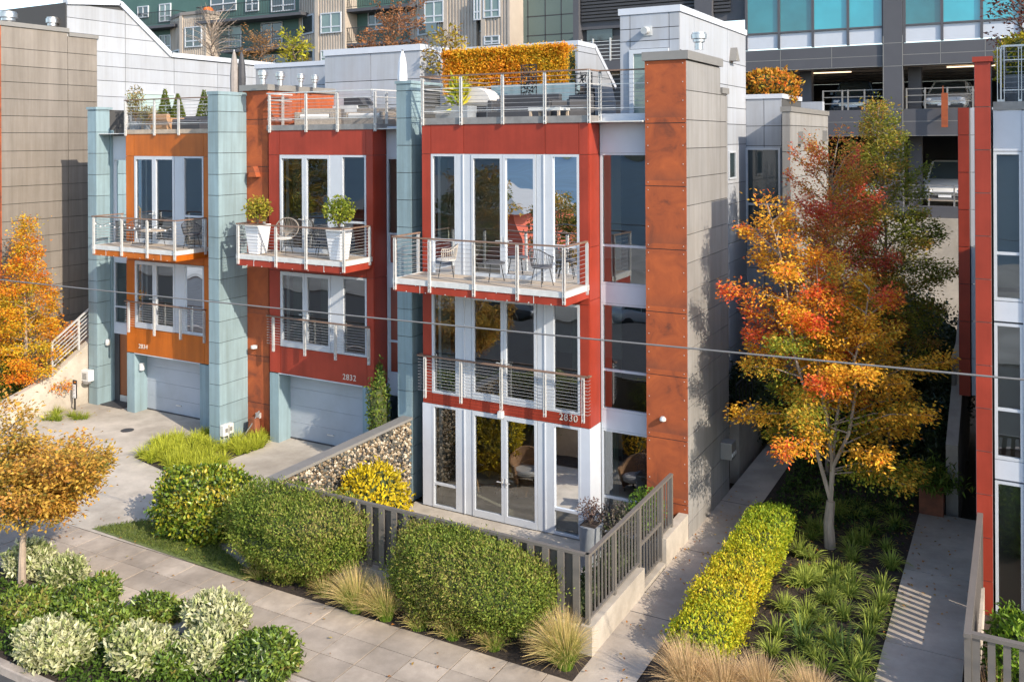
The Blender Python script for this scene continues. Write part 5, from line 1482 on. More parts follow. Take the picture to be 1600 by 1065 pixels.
# ---- darker trees behind it
def hue_r(t, a, e, r): return r.uniform(.3, 1.0)
def hue_o(t, a, e, r): return r.uniform(.0, .75)
p = at(1291, 600, Y=5.6); base = (p.x, p.y, G)
tp = at(1300, 262, Y=5.6)
s_, b_ = grow(base, (tp.x, tp.y, tp.z), lambda t: 2.0*(1-.7*t)+.15, .36, 76, 31, hue_r, .5, .2, r0=.06)
branchy_tree('red_maple_tree', 'slender dull red tree standing behind the orange maple', base, s_, b_, MAPLE_BACK, 24000, .092, seed=8, flat=.12, width=.26)
p = at(1392, 600, Y=7.2); base = (p.x, p.y, G)
tp = at(1372, 172, Y=7.2)
s_, b_ = grow(base, (tp.x, tp.y, tp.z), lambda t: 2.3*(1-t)**.8*(.55+.45*min(1, t*3)) + .12, .30, 85, 33, hue_o, .35, .2, r0=.08)
branchy_tree('olive_tree_crown', 'tall olive green tree turning rust at its tips, rearmost before the parking floors', base, s_, b_, OLIVE, 30000, .095, seed=9, flat=.12, width=.28).name = 'autumn_tree'
# ---- left trees
p = gpt(40, 640, ZD); base = (p.x, p.y, ZD-.1)
tp = at(42, 348, Y=p.y)
s_, b_ = grow(base, (tp.x, tp.y, tp.z), lambda t: (1.9*(1-t)**1.25 + .12)*(.7+.3*min(1, t*6)), .12, 110, 41, lambda t, a, e, r: r.uniform(.05, .85), .28, .1, r0=.08)
branchy_tree('conical_tree', 'narrow cone shaped golden orange tree before the grey house flank', base, s_, b_, ORANGE_T, 22000, .092, seed=12, flat=.10, width=.30)
p = gpt(34, 912, G); base = (p.x, p.y, G-.05)
fk = (p.x+.06, p.y, 1.55)
stems = [([base, (p.x+.02, p.y, 1.0), fk], .085, .06)]; brs = []
r = np.random.default_rng(6)
for i in range(9):
    a = i*.72+.2; q = (fk[0]+.5+math.cos(a)*1.15, fk[1]+math.sin(a)*1.0, fk[2]+r.uniform(.6, 2.3))
    s_, b_ = grow(fk, q, lambda t: .85*(1-.35*t), .35, 11, 60+i, lambda t, a, e, r: r.uniform(.2, .95), .25, .2, r0=.035)
    stems += s_; brs += b_
branchy_tree('street_tree', 'small round amber street tree with forked trunk in the front planting strip', base, stems, brs, AMBER, 22000, .092, seed=14, W=.052, flat=.12, width=.3)

# ---- shrubs before the houses
def shrub_at(u, v, z=G): p = gpt(u, v, z); return p
p = shrub_at(300, 852); shrub('broadleaf_shrub', 'big round broad leaved shrub flecked with yellow beside the driveway', 'shrub', (p.x-.18, p.y+.62, G-.1), (1.3, .9), 1.5, 10000, .10, GREEN_BROAD, .85, .14, 3, W=.062, material='leaf_gloss')
p = shrub_at(452, 918); shrub('clipped_shrub', 'wide fine leaved green shrub left of the gap in the fence', 'shrub', (p.x-.25, p.y+.45, G), (1.85, .9), 1.75, 52000, .056, GREEN_FINE, .95, .2, 3.2, jit=.3, seed=77, taper=.2)
p = shrub_at(738, 1004); shrub('clipped_shrub', 'wide fine leaved green shrub before the broad metal slats, nearest the corner', 'shrub', (p.x-.4, p.y+.42, G), (1.88, .86), 1.8, 54000, .054, GREEN_FINE, .93, .2, 3.2, jit=.3, seed=31, taper=.22)
for u, v, rx, ry, h, n, lab in ((57, 1040, .68, .5, .62, 3400, 'cream variegated shrub at the left edge of the planting strip'), (200, 1044, .56, .44, .58, 2800, 'cream variegated shrub in the middle of the planting strip'), (308, 1046, .42, .42, .62, 1900, 'cream variegated shrub nearest the kerb, right of the middle one'), (322, 1000, .54, .42, .68, 2600, 'tallest cream variegated shrub, nearest the pavement'), (30, 900, .42, .4, .62, 1500, 'cream variegated shrub behind the street tree trunk'), (84, 912, .5, .36, .46, 1700, 'low cream variegated shrub right of the street tree trunk')):
    p = shrub_at(u, v); shrub('variegated_shrub', lab, 'shrub', (p.x, p.y+ry*.6, G-.08), (rx, ry), h, int(n*1.1), .12, VARIEG, .85, .24, 3.5, W=.055, group='variegated shrubs in the planting strip')
for u, v, rx, ry, h, n, lab in ((112, 962, .55, .4, .48, 2400, 'low dark green shrub below the street tree, left one'), (142, 950, .34, .34, .58, 2000, 'rounded dark green shrub jutting onto the pavement by the street tree'), (146, 1000, .5, .45, .42, 2400, 'low dark green shrub between two cream variegated shrubs'), (236, 968, .5, .32, .38, 2000, 'low dark green shrub behind the middle variegated shrub'), (262, 1050, .45, .4, .4, 2200, 'low dark green shrub in front, between two variegated shrubs'), (392, 1056, .66, .5, .6, 3600, 'rounded dark green shrub at the end of the planting strip'), (20, 965, .5, .45, .45, 2000, 'low green shrub at the foot of the street tree')):
    p = shrub_at(u, v); shrub('green_shrub', lab, 'shrub', (p.x, p.y+ry*.6, G-.08), (rx, ry), h, n, .105, DARK_LOW, .85, .2, 3, W=.048, up=-.1, group='dark green shrubs in the planting strip', material='leaf_gloss')
n = 9000
P = np.stack([RS.uniform(-21, -11.7, n), RS.uniform(-10.2, -8.5, n), np.full(n, G) + RS.random(n)*.1], 1)
tag(leaf_object('ground_cover', P, rdir(n)+np.array([0,0,.2]), np.array([0,0,1.])+rdir(n)*.6, .08, .045, tints([(.05,.09,.015),(.09,.16,.02),(.13,.22,.025)], P)), 'low bright green ground cover along the kerb', 'ground cover', kind='stuff')
fl = [(RS.uniform(-19.8, -15.5), RS.uniform(-8.0, -4.0)) for _ in range(60)] + [(RS.uniform(-6.6, -5.8), RS.uniform(-6, 3)) for _ in range(35)] + [(RS.normal(B[0], 1.7), RS.normal(B[1], 1.8)) for _ in range(420)] + [(RS.uniform(-30.5, -27), RS.uniform(-4, .5)) for _ in range(110)] + [(RS.uniform(-15, -6), RS.uniform(-8.1, -6.0)) for _ in range(30)]
P = np.array([(x, y, G + .035) for x, y in fl]); n = len(P)
tag(leaf_object('fallen_leaves', P, rdir(n)*np.array([1, 1, .1]), np.array([0, 0, 1.]) + rdir(n)*.25, RS.uniform(.05, .1, n), RS.uniform(.03, .055, n), pick([(.45,.30,.06),(.5,.2,.04),(.3,.13,.05),(.42,.34,.12)], RS.random(n))), 'scattered fallen autumn leaves on pavement, path and soil', 'fallen leaves', kind='stuff')
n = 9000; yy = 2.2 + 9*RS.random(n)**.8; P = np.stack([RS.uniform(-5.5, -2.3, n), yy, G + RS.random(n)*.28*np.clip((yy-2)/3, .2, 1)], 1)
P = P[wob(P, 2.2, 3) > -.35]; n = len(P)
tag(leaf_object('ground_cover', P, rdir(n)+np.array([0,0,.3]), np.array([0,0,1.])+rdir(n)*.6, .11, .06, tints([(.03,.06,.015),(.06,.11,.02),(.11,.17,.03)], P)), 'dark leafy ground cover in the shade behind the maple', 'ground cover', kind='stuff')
n = 2600; P = np.stack([RS.uniform(-5.6, -2.3, n), RS.uniform(-6.5, 6, n), np.full(n, G-.035)], 1)
tag(leaf_object('bark_mulch', P, rdir(n)*np.array([1, 1, .25]), np.array([0, 0, 1.]) + rdir(n)*.5, RS.uniform(.03, .08, n), RS.uniform(.015, .03, n), pick([(.03,.02,.014),(.07,.045,.03),(.12,.08,.05)], RS.random(n))), 'dark bark mulch chips in the planting bed', 'mulch', kind='stuff')
tp_ = [(q.x, q.y) for q in (gpt(u, v) for u, v in ((146, 825), (228, 812), (310, 828), (400, 900), (385, 905)))]
def in_poly(poly, x, y):
    c = False
    for (x1, y1), (x2, y2) in zip(poly, poly[1:]+poly[:1]):
        if (y1 > y) != (y2 > y) and x < (x2-x1)*(y-y1)/(y2-y1)+x1: c = not c
    return c
gp_ = []
while len(gp_) < 7000:
    x = RS.uniform(min(a for a, b in tp_), max(a for a, b in tp_)); y = RS.uniform(min(b for a, b in tp_), max(b for a, b in tp_))
    if in_poly(tp_, x, y): gp_.append((x, y, G+.02))
P = np.array(gp_); n = len(P)
tag(leaf_object('lawn_strip', P, rdir(n)*.7+np.array([0,0,.8]), rdir(n), RS.uniform(.03, .09, n), .012, tints([(.10,.15,.03),(.19,.24,.05),(.32,.30,.10)], P)), 'short grass strip between pavement and round shrub', 'grass', kind='stuff')
# yellow hedge along the path
hg = thing('hedge', 'long lumpy yellow green clipped hedge along the left path', 'hedge', (-5.2, -1.5, G))
Pa, Na = [], []
segs_ = []
for u, v, w_, h_ in ((1098, 1022, .55, .66), (1122, 980, .56, .72), (1150, 936, .54, .76), (1174, 896, .52, .76), (1194, 860, .5, .76)):
    q = gpt(u, v); segs_.append((q.x, q.y+.3, w_, .8, h_))
for i, (x, y, rx, ry, h) in enumerate(segs_):
    P, N = blob_points((x, y, G+h*.5), (rx, ry, h*.5), 7200, .62, .14, 3, 100+i, shell=.85, floor=G); Pa.append(P); Na.append(N)
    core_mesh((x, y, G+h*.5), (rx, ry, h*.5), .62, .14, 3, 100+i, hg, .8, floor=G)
P = np.concatenate(Pa); N = np.concatenate(Na); n = len(P)
t = np.clip(.72 - np.abs(P[:, 1]+2.6)/5.5, 0, 1) + RS.normal(size=n)*.22
leaf_object('foliage', P, N*.5+rdir(n)*.8+np.array([0,0,.5]), N+rdir(n)*.7, .06*RS.uniform(.7,1.3,n), .036, pick([(.26,.38,.03),(.44,.48,.03),(.62,.54,.03),(.70,.50,.04)], t)*(1+RS.normal(size=(n,1))*.18), hg)
# tufts
TUFT = ((.12,.20,.03), (.46,.52,.10))
tl = [(1268,865),(1257,890),(1243,905),(1280,905),(1338,840),(1334,868),(1322,890),(1305,912),(1335,800),(1305,800),(1268,832),(1225,945),(1298,935),(1318,958),(1215,985),(1260,955),(1385,850),(1398,815),(1392,880),(1380,910),(1376,940),(1362,965),(1358,985),(1350,1010),(1330,1040),(1290,1040),(1245,1045),(1205,1015),(1265,1010),(1300,995),(1232,1062),(1345,1062),(1390,790),(1250,860)]
for _ in range(26):
    u_, v_ = RS.uniform(1235, 1420), RS.uniform(775, 1060)
    q = gpt(u_, v_)
    if -5.0 < q.x < -2.35: tl.append((u_, v_))
for i, (u, v) in enumerate(tl):
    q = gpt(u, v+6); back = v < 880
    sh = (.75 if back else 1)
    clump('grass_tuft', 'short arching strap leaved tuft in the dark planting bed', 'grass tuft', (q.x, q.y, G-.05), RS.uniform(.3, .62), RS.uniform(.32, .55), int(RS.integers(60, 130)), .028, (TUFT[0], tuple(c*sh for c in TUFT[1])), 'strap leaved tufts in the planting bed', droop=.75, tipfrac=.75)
for u, v, lab in ((1252, 1010, 'tall loose strap leaved plant at the near end of the planting bed, left one'), (1318, 1025, 'tall loose strap leaved plant at the near end of the planting bed, right one')):
    q = gpt(u, v); clump('strap_plant', lab, 'plant', (q.x, q.y, G-.05), .75, .75, 40, .032, ((.07,.13,.03), (.16,.24,.06)), droop=.55)
# feather grasses
FG = ((.20,.34,.035), (.80,.58,.27))
for u, v, h, sp, n, lab in ((884, 1046, 1.15, .72, 1500, 'large feather grass clump with tan plumes at the corner of the base wall'), (556, 958, 1.0, .7, 900, 'feather grass clump between the two clipped shrubs, left one'), (604, 970, .9, .6, 800, 'feather grass clump between the two clipped shrubs, right one'), (508, 932, .5, .35, 300, 'small yellow feather grass tuft under the left clipped shrub'), (655, 985, .5, .36, 300, 'small feather grass tuft under the right clipped shrub'), (708, 1000, .62, .42, 380, 'feather grass tuft leaning over the pavement below the right clipped shrub'), (772, 1016, .55, .42, 380, 'low green and yellow grass tuft near the corner feather grass'), (405, 905, .4, .35, 200, 'thin dry grass tuft at the left foot of the clipped shrub')):
    q = gpt(u, v-4); clump('feather_grass', lab, 'grass clump', (q.x, q.y, G-.05), h, sp, n, .012, FG, 'feather grasses along the pavement', tipfrac=.48, core_r=.1, lean=(-.08, -.05))
for u, v, h, lab in ((1075, 1085, 1.1, 'tall tan feather grass at the bottom edge, left one'), (1128, 1092, .95, 'tan feather grass at the bottom edge, middle one'), (1188, 1092, .85, 'tan feather grass at the bottom edge, right one'), (1270, 1100, .7, 'low tan feather grass at the bottom edge below the tufts')):
    q = gpt(u, v); clump('feather_grass', lab, 'grass clump', (q.x, q.y, G-.05), h, .62, 800, .012, ((.30,.26,.08), (.70,.50,.28)), 'feather grasses at the path mouth', tipfrac=.85, core_r=.14, lean=(-.12, 0))
# bright sedge between the driveways
sed = []
poly = [(lambda q: (q.x, q.y))(at(u, v, Z=G+.02)) for u, v in ((211, 714), (262, 690), (328, 680), (345, 690), (418, 684), (412, 698), (357, 718), (330, 745), (262, 738))]
def inside(x, y):
    c = False
    for (x1, y1), (x2, y2) in zip(poly, poly[1:]+poly[:1]):
        if (y1 > y) != (y2 > y) and x < (x2-x1)*(y-y1)/(y2-y1)+x1: c = not c
    return c
xs_, ys_ = [p[0] for p in poly], [p[1] for p in poly]
while len(sed) < 120:
    x = RS.uniform(min(xs_), max(xs_)); y = RS.uniform(min(ys_), max(ys_))
    if inside(x, y) and not (tx0 < x < tx1 and y > -.3): sed.append((x, y))
for x, y in sed:
    clump('sedge_tuft', 'bright yellow green sedge between the two driveways', 'sedge', (x, y, gr_(x, y)-.02), .5, .42, 80, .024, ((.22,.30,.02), (.52,.54,.06)), 'sedge tufts between the driveways', droop=.7, tipfrac=.8)
for i in range(14):
    x = -29 + i*.15 + RS.normal()*.05; y = -.6 + RS.normal()*.25 - .1*i*.3
    clump('sedge_tuft', 'bright yellow green sedge at the foot of the stair wall', 'sedge', (x, y, ZD-.05), .42, .36, 60, .02, ((.16,.24,.02), (.40,.42,.05)), 'sedge tufts by the stair wall', droop=.7)
# shrubs at the left edge
p = gpt(8, 640, ZD); shrub('green_shrub', 'dark green bushy shrub at the left edge below the golden tree', 'shrub', (p.x-.2, p.y, ZD-.1), (.9, .8), 2.0, 4500, .11, DARK_LOW, .9, .15, 3)
p = at(618, 775, Y=-3.2); shrub('yellow_shrub', 'brilliant yellow shrub against the stone filled wall', 'shrub', (-13.3, -2.9, -.05), (.75, .8), 1.95, 5500, .11, [(.45,.36,.02),(.70,.54,.02),(.78,.60,.03),(.66,.42,.03)], .9, .2, 3, W=.055)
shrub('yellow_shrub', 'small yellow shrub rising behind the nearest clipped shrub', 'shrub', (at(735, 805, Y=-3.9).x, -3.9, .2), (.3, .3), 1.1, 700, .11, [(.50,.38,.02),(.72,.5,.02),(.66,.36,.03)], .9, .2, 3)
p = at(600, 640, Y=.35); shrub('climbing_shrub', 'dark upright shrub squeezed between garage and narrow teal tower', 'shrub', (p.x-.05, .2, .6), (.22, .35), 2.6, 1800, .1, DARK_LOW, .8, .2, 3)
# dark evergreen mass below the parking wall
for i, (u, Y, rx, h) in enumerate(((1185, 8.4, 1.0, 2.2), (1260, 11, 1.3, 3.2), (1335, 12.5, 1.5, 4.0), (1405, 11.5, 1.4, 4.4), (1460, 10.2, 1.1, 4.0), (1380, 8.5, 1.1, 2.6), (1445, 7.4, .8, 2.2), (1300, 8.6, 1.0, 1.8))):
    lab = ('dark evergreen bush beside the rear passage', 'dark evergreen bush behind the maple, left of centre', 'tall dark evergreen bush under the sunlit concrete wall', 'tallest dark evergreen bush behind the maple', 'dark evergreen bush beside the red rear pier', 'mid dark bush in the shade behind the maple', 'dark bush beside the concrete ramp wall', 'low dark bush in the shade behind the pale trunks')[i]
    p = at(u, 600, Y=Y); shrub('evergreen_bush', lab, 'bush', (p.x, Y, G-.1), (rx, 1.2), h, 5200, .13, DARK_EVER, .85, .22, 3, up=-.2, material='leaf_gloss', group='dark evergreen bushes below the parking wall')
p = gpt(1455, 805); fp = thing('fern_planter', 'tall rusty steel planter holding a dark fern', 'planter', (p.x, p.y+.3, G))
MB().box(p.x-.27, p.x+.27, p.y, p.y+.5, G, G+.72).build('pot', M['rust_pot'], fp)
n = 900; P = np.array([p.x, p.y+.25, G+.75]) + RS.normal(size=(n, 3))*np.array([.3, .25, .22]); P[:, 2] = np.maximum(P[:, 2], G+.7)
leaf_object('fern', P, rdir(n)+np.array([0,0,.2]), np.array([0,0,1.])+rdir(n)*.5, .2, .05, tints(DARK_LOW, P), fp)
p = gpt(1572, 985, G); shrub('green_shrub', 'fresh green shrub inside the fence at the right edge', 'shrub', (-.05, -3.4, .0), (.45, .8), 1.9, 4200, .10, [(.08,.15,.02),(.16,.28,.025),(.28,.40,.04)], .9, .16, 3)
q = (-.35, -4.3, .1); clump('dry_grass', 'dry brown stems inside the fence at the right edge', 'grass clump', q, 1.5, .3, 160, .014, ((.2,.13,.07), (.4,.26,.15)), droop=.2)
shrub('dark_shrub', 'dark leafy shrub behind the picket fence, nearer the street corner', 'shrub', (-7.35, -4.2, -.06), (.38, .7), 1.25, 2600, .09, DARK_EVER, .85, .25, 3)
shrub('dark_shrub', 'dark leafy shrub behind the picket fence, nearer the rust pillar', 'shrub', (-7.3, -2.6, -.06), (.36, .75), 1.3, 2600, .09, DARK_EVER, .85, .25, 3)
# ---- rooftop planting
hg = thing('hedge', 'clipped orange hedge in the roof planter of the nearest house', 'hedge', (-11.5, 4.4, 11.1))
x0, x1 = at(703, 120, Y=4.4).x, at(896, 120, Y=4.4).x
n = 26000; P = np.stack([RS.uniform(x0, x1, n), 4.4+RS.uniform(-.38, .38, n), RS.uniform(11.0, 12.28, n)], 1)
sel = RS.random(n) < .7; P[sel, 1] = 4.4-.38+RS.normal(size=sel.sum())*.05
sel = RS.random(n) < .25; P[sel, 2] = 12.28+RS.normal(size=sel.sum())*.05
leaf_object('foliage', P, rdir(n)+np.array([0,-.3,.6]), rdir(n)+np.array([0,-.8,.3]), .085, .036, tints(HEDGE_O, P, 1.2, 3), hg)
MB().box(x0+.08, x1-.08, 4.12, 4.7, 11.0, 12.2).build('branches', M['core'], hg)
def small_tree(name, label, base, h, R, n, pal, L=.12, seed=1, bark='bark_d', z0=.3, nb=26, wid=.2):
    s_, b_ = grow(base, (base[0], base[1], base[2]+h), lambda t: R*(.5+.7*math.sin(math.pi*min(1, t*.85+.15))), z0, nb, seed, lambda t, a, e, r: r.uniform(.1, .9), .5, .3, r0=.045)
    return branchy_tree(name, label, base, s_, b_, pal, n, L, seed=seed, bark=bark, width=wid, flat=.1)
p = at(688, 150, Y=4.4); small_tree('small_tree', 'sparse yellowing tree at the left end of the orange roof hedge', (p.x+.25, 4.3, 11.0), 1.75, .62, 420, [(.25,.2,.03),(.5,.38,.04),(.3,.14,.04)], .16, 51, nb=14)
p = at(612, 95, Y=11); small_tree('copper_tree', 'copper leaved tree rising behind the white upper storey', (p.x, 11, 11.2), 3.2, 1.35, 2600, [(.30,.13,.05),(.42,.2,.09),(.36,.15,.07)], .14, 52, nb=34)
p = at(456, 95, Y=9); small_tree('small_tree', 'small lime yellow tree on the far white roof', (p.x, 9, 12.0), 1.75, .6, 520, [(.30,.32,.03),(.5,.46,.04),(.42,.34,.04)], .17, 53, nb=16)
p = at(330, 95, X=-33); small_tree('bare_shrub', 'bare grey twiggy shrub above the long white wall', (p.x, p.y, 12.9), 1.9, 1.2, 160, [(.24,.19,.16),(.32,.26,.22)], .08, 54, bark='bark', nb=46)
p = at(404, 97, X=-33); small_tree('small_tree', 'rusty feathery shrub above the long white wall', (p.x, p.y, 12.6), 2.0, .8, 900, [(.32,.16,.06),(.46,.26,.10)], .13, 55, nb=26)
p = at(1200, 150, Y=11.6); shrub('orange_shrub', 'orange and red shrub on top of the low white wing', 'shrub', (p.x, 11.6, 10.7), (.95, .6), 1.2, 2600, .14, [(.4,.3,.03),(.62,.28,.03),(.6,.12,.03)], .85, .2, 3)
shrub('roof_hedge', 'golden hedge on the roof at the right edge behind the railing', 'hedge', (.15, 3.9, 10.6), (.6, .4), 1.3, 2200, .1, [(.4,.36,.03),(.6,.42,.03)], .7, .12, 3)
p = at(1585, 60, Y=4.4); small_tree('dark_maple', 'dark wine red maple on the roof at the right edge', (.25, 4.4, 10.8), 2.1, .95, 900, [(.10,.03,.025),(.16,.05,.03)], .12, 57, nb=24)
rb = at(700, 90, X=-31.8)

# ================================================================== furniture and small things
def armchair(label, group, rope='dark_rope', loc=(0,0,0), rz=0, round_=False):
    t = thing('garden_chair', label, 'chair', (0, 0, 0), group)
    s = MB().lathe((0, 0, .42), [(.0,0),(.24,0),(.25,.03),(.22,.05),(.0,.05)], 16); s.build('seat', M['charcoal' if rope == 'dark_rope' else 'cushion'], t, smooth=True)
    lg = MB()
    for a in (.8, 2.35, 3.93, 5.5): MB().tube([(math.cos(a)*.18, math.sin(a)*.18, .42), (math.cos(a)*.27, math.sin(a)*.27, 0)], .011, 6).build('leg', M['black'], t)
    b = MB(); rim = []
    if round_:
        for i in range(28):
            th = 2*math.pi*i/28; rim.append((math.cos(th)*.38, .2+.05*math.sin(th), .72+math.sin(th)*.30))
        rim.append(rim[0]); b.tube(rim, .02, 6, cap=False)
        for i in range(0, 28, 1): b.tube([rim[i], (rim[i][0]*.3, .24, .62), (0, .1, .47)], .006, 4, cap=False)
    else:
        for i in range(23):
            th = math.radians(-28 + 236*i/22); k = max(0, math.sin(th))
            rim.append((math.cos(th)*.31, math.sin(th)*.29 + .02, .66 + .17*k**1.5))
        b.tube(rim, .014, 6)
        for i in range(23):
            th = math.radians(-28 + 236*i/22)
            b.tube([rim[i], (math.cos(th)*.25, math.sin(th)*.24+.01, .46)], .009, 4, cap=False)
    b.build('backrest', M[rope], t, smooth=True)
    t.location = loc; t.rotation_euler = (0, 0, rz)
    return t
def round_table(label, loc, r=.28, h=.46, m_='dark_rope', name='side_table'):
    t = thing(name, label, 'table', (0, 0, 0))
    MB().lathe((0, 0, h-.025), [(0,0),(r,0),(r,.025),(0,.026)], 22).build('table_top', M[m_], t)
    for a in (.5, 2.6, 4.7): MB().tube([(math.cos(a)*r*.6, math.sin(a)*r*.6, h-.02), (math.cos(a)*r*.9, math.sin(a)*r*.9, 0)], .012, 6).build('leg', M['black'], t)
    t.location = loc
    return t
zb30 = 6.125
armchair('pale woven armchair on the nearest balcony, left of its round table', 'balcony chairs', 'pale_rope', (at(697, 425, Y=-.55).x, -.55, zb30), -1.0)
armchair('charcoal woven armchair on the nearest balcony, right of its round table', 'balcony chairs', 'dark_rope', (at(847, 432, Y=-.65).x, -.65, zb30), 1.2)
round_table('small round table between the two woven balcony chairs', (at(772, 428, Y=-.6).x, -.6, zb30))
def potted(label, loc, pal, n=900, R=.42, hp=.62, cat='potted plant', pot='white_pot', ph=.75, taper=True, L=.11, sq=.27):
    t = thing('potted_plant', label, cat, loc)
    m_ = MB().frustum(loc, sq*.68, sq*.68, sq, sq, ph) if taper else MB().lathe(loc, [(sq*.8,0),(sq,ph*.9),(sq*1.05,ph),(sq*.9,ph)], 18)
    m_.build('pot', M[pot], t, bevel=.015 if taper else 0, smooth=not taper)
    MB().box(loc[0]-sq*.7, loc[0]+sq*.7, loc[1]-sq*.7, loc[1]+sq*.7, loc[2]+ph, loc[2]+ph+.01).build('soil', M['soil'], t)
    c = np.array([loc[0], loc[1], loc[2]+ph+hp*.62])
    P = c + rdir(n)*np.array([R, R, hp*.55])*(RS.random((n, 1))**.45)
    leaf_object('foliage', P, rdir(n)+np.array([0,0,.5]), rdir(n)+np.array([0,0,.8]), L, L*.5, tints(pal, P, 3), t)
    mb = MB()
    for i in range(7):
        e = P[i*3]; mb.tube([(loc[0], loc[1], loc[2]+ph), tuple((c+e)/2*np.array([1,1,1])), tuple(e)], [.018, .01, .004], 5, cap=False)
    mb.build('stem', M['bark_d'], t)
    return t
YG = [(.10,.13,.02), (.24,.25,.03), (.42,.38,.04), (.40,.26,.05)]
zb32 = ZT32+.003
potted('yellowing bush in a tall white tapered pot, left end of the middle balcony', (at(403, 393, Y=-.2).x, -.2, zb32), YG, 650, .42, .7, ph=.86)
potted('yellow green bush in a tall white tapered pot, right end of the middle balcony', (at(530, 402, Y=-.2).x, -.2, zb32), [(.10,.15,.02),(.22,.27,.03),(.38,.38,.05)], 800, .46, .75, ph=.88)
armchair('round wicker hoop chair beside the left white pot', 'balcony chairs', 'wicker', (at(443, 385, Y=.15).x, .15, zb32), .2, True)
armchair('dark chair partly behind the right white pot', 'balcony chairs', 'dark_rope', (at(505, 388, Y=.37).x, .37, zb32), .9)
zb34 = ZT34+.003
armchair('charcoal chair at the left end of the orange balcony', 'balcony chairs', 'dark_rope', (at(205, 372, Y=.3).x, .3, zb34), -1.3)
armchair('charcoal chair at the right end of the orange balcony', 'balcony chairs', 'dark_rope', (at(300, 376, Y=.25).x, .25, zb34), 1.3)
round_table('low table on the orange balcony', (at(240, 375, Y=.25).x, .25, zb34), .42, .5, 'deck')
sl = thing('string_lights', 'string of little round bulbs along the orange balcony rail', 'string lights', (-23.6, -1.2, 7))
pts = []; bulbs = []
for i in range(49):
    t = i/48; x = xat(147, -.47) + (xat(272, -.47)-xat(147, -.47))*t; z = ZT34+.78 - .13*abs(math.sin(t*math.pi*5)); pts.append((x, -.47, z))
    if i % 3 == 1: bulbs.append((x, -.47, z-.05))
MB().tube(pts, .006, 4).build('wire', M['black'], sl)
for b in bulbs: MB().lathe((b[0], b[1], b[2]-.03), [(.0,0),(.028,.02),(.028,.04),(.01,.06)], 8).build('bulb', M['white_pot'], sl, smooth=True)
def sofa(label, loc, w, d, h, m_, cm='dark', cat='sofa', name='outdoor_sofa', rz=0):
    t = thing(name, label, cat, (0, 0, 0))
    MB().box(-w/2, w/2, -d/2, d/2, .05, .32).build('base', M[m_], t, bevel=.02)
    MB().box(-w/2, w/2, d/2-.16, d/2, .325, h).build('backrest', M[m_], t, bevel=.03)
    for s in (-1, 1): MB().box(s*(w/2-.07)-.07, s*(w/2-.07)+.07, -d/2, d/2-.165, .325, h*.8).build('armrest', M[m_], t, bevel=.02)
    MB().box(-w/2+.15, w/2-.15, -d/2+.02, d/2-.17, .325, .45).build('cushion', M[cm], t, bevel=.04)
    for sx in (-1, 1):
        for sy in (-1, 1): MB().box(sx*(w/2-.06)-.03, sx*(w/2-.06)+.03, sy*(d/2-.06)-.03, sy*(d/2-.06)+.03, 0, .05).build('foot', M['black'], t)
    t.location = loc; t.rotation_euler = (0, 0, rz)
    return t
R0 = 10.035
sofa('charcoal sofa on the nearest roof deck before the orange hedge', (at(820, 180, Y=2.0).x, 2.0, R0), 1.9, .8, .8, 'dark', 'charcoal')
sofa('dark lounge chair on the nearest roof deck, right of the sofa', (at(893, 182, Y=1.9).x, 1.9, R0), .95, .8, .75, 'dark', 'charcoal', 'armchair', 'lounge_chair', -.5)
t = thing('coffee_table', 'pale low square table before the charcoal roof sofa', 'table', (at(858, 185, Y=1.0).x, 1.0, R0))
p = t.location; MB().box(p.x-.45, p.x+.45, .7, 1.3, R0+.3, R0+.38).build('table_top', M['deck_edge'], t)
for sx in (-1, 1):
    for sy in (-1, 1): MB().box(p.x+sx*.4-.03, p.x+sx*.4+.03, 1+sy*.26-.03, 1+sy*.26+.03, R0, R0+.3).build('leg', M['deck'], t)
gr = thing('covered_grill', 'barbecue under a pale domed lid on the nearest roof deck', 'barbecue', (at(748, 180, Y=2.2).x, 2.2, R0))
p = gr.location
MB().box(p.x-.55, p.x+.55, 1.9, 2.5, R0+.08, R0+.6).build('cabinet', M['steel_dark'], gr, bevel=.01)
pr = [(p.x-.55, R0+.605)] + [(p.x-.55*math.cos(a), R0+.605+.42*math.sin(a)) for a in np.linspace(.15, math.pi-.15, 12)] + [(p.x+.55, R0+.605)]
MB().prism(pr, 'y', 1.9, 2.5).build('lid', M['canvas'], gr, smooth=True)
MB().box(p.x-.1, p.x+.42, 1.885, 1.9, R0+.14, R0+.5).build('door_panel', M['dark'], gr)
for sx in (-1, 1): MB().box(p.x+sx*.5-.04, p.x+sx*.5+.04, 2.0, 2.4, R0, R0+.08).build('foot', M['black'], gr)
pp = at(712, 182, Y=1.6)
t = thing('spiky_planter', 'spiky lime yellow plant in a dark trough on the nearest roof deck', 'planter', (pp.x, 1.6, R0))
MB().box(pp.x-.62, pp.x+.55, 1.35, 1.85, R0, R0+.5).build('trough', M['grey_pot'], t, bevel=.015)
n = 90; P = np.tile(np.array([[pp.x+.1, 1.6, R0+.5]]), (n, 1)) + RS.normal(size=(n, 3))*np.array([.08, .08, .15]); P[:, 2] += RS.random(n)*.5
leaf_object('foliage', P, rdir(n)*.9+np.array([0,0,.8]), rdir(n), .45, .09, tints([(.35,.34,.02),(.60,.52,.04),(.26,.34,.03)], P), t)
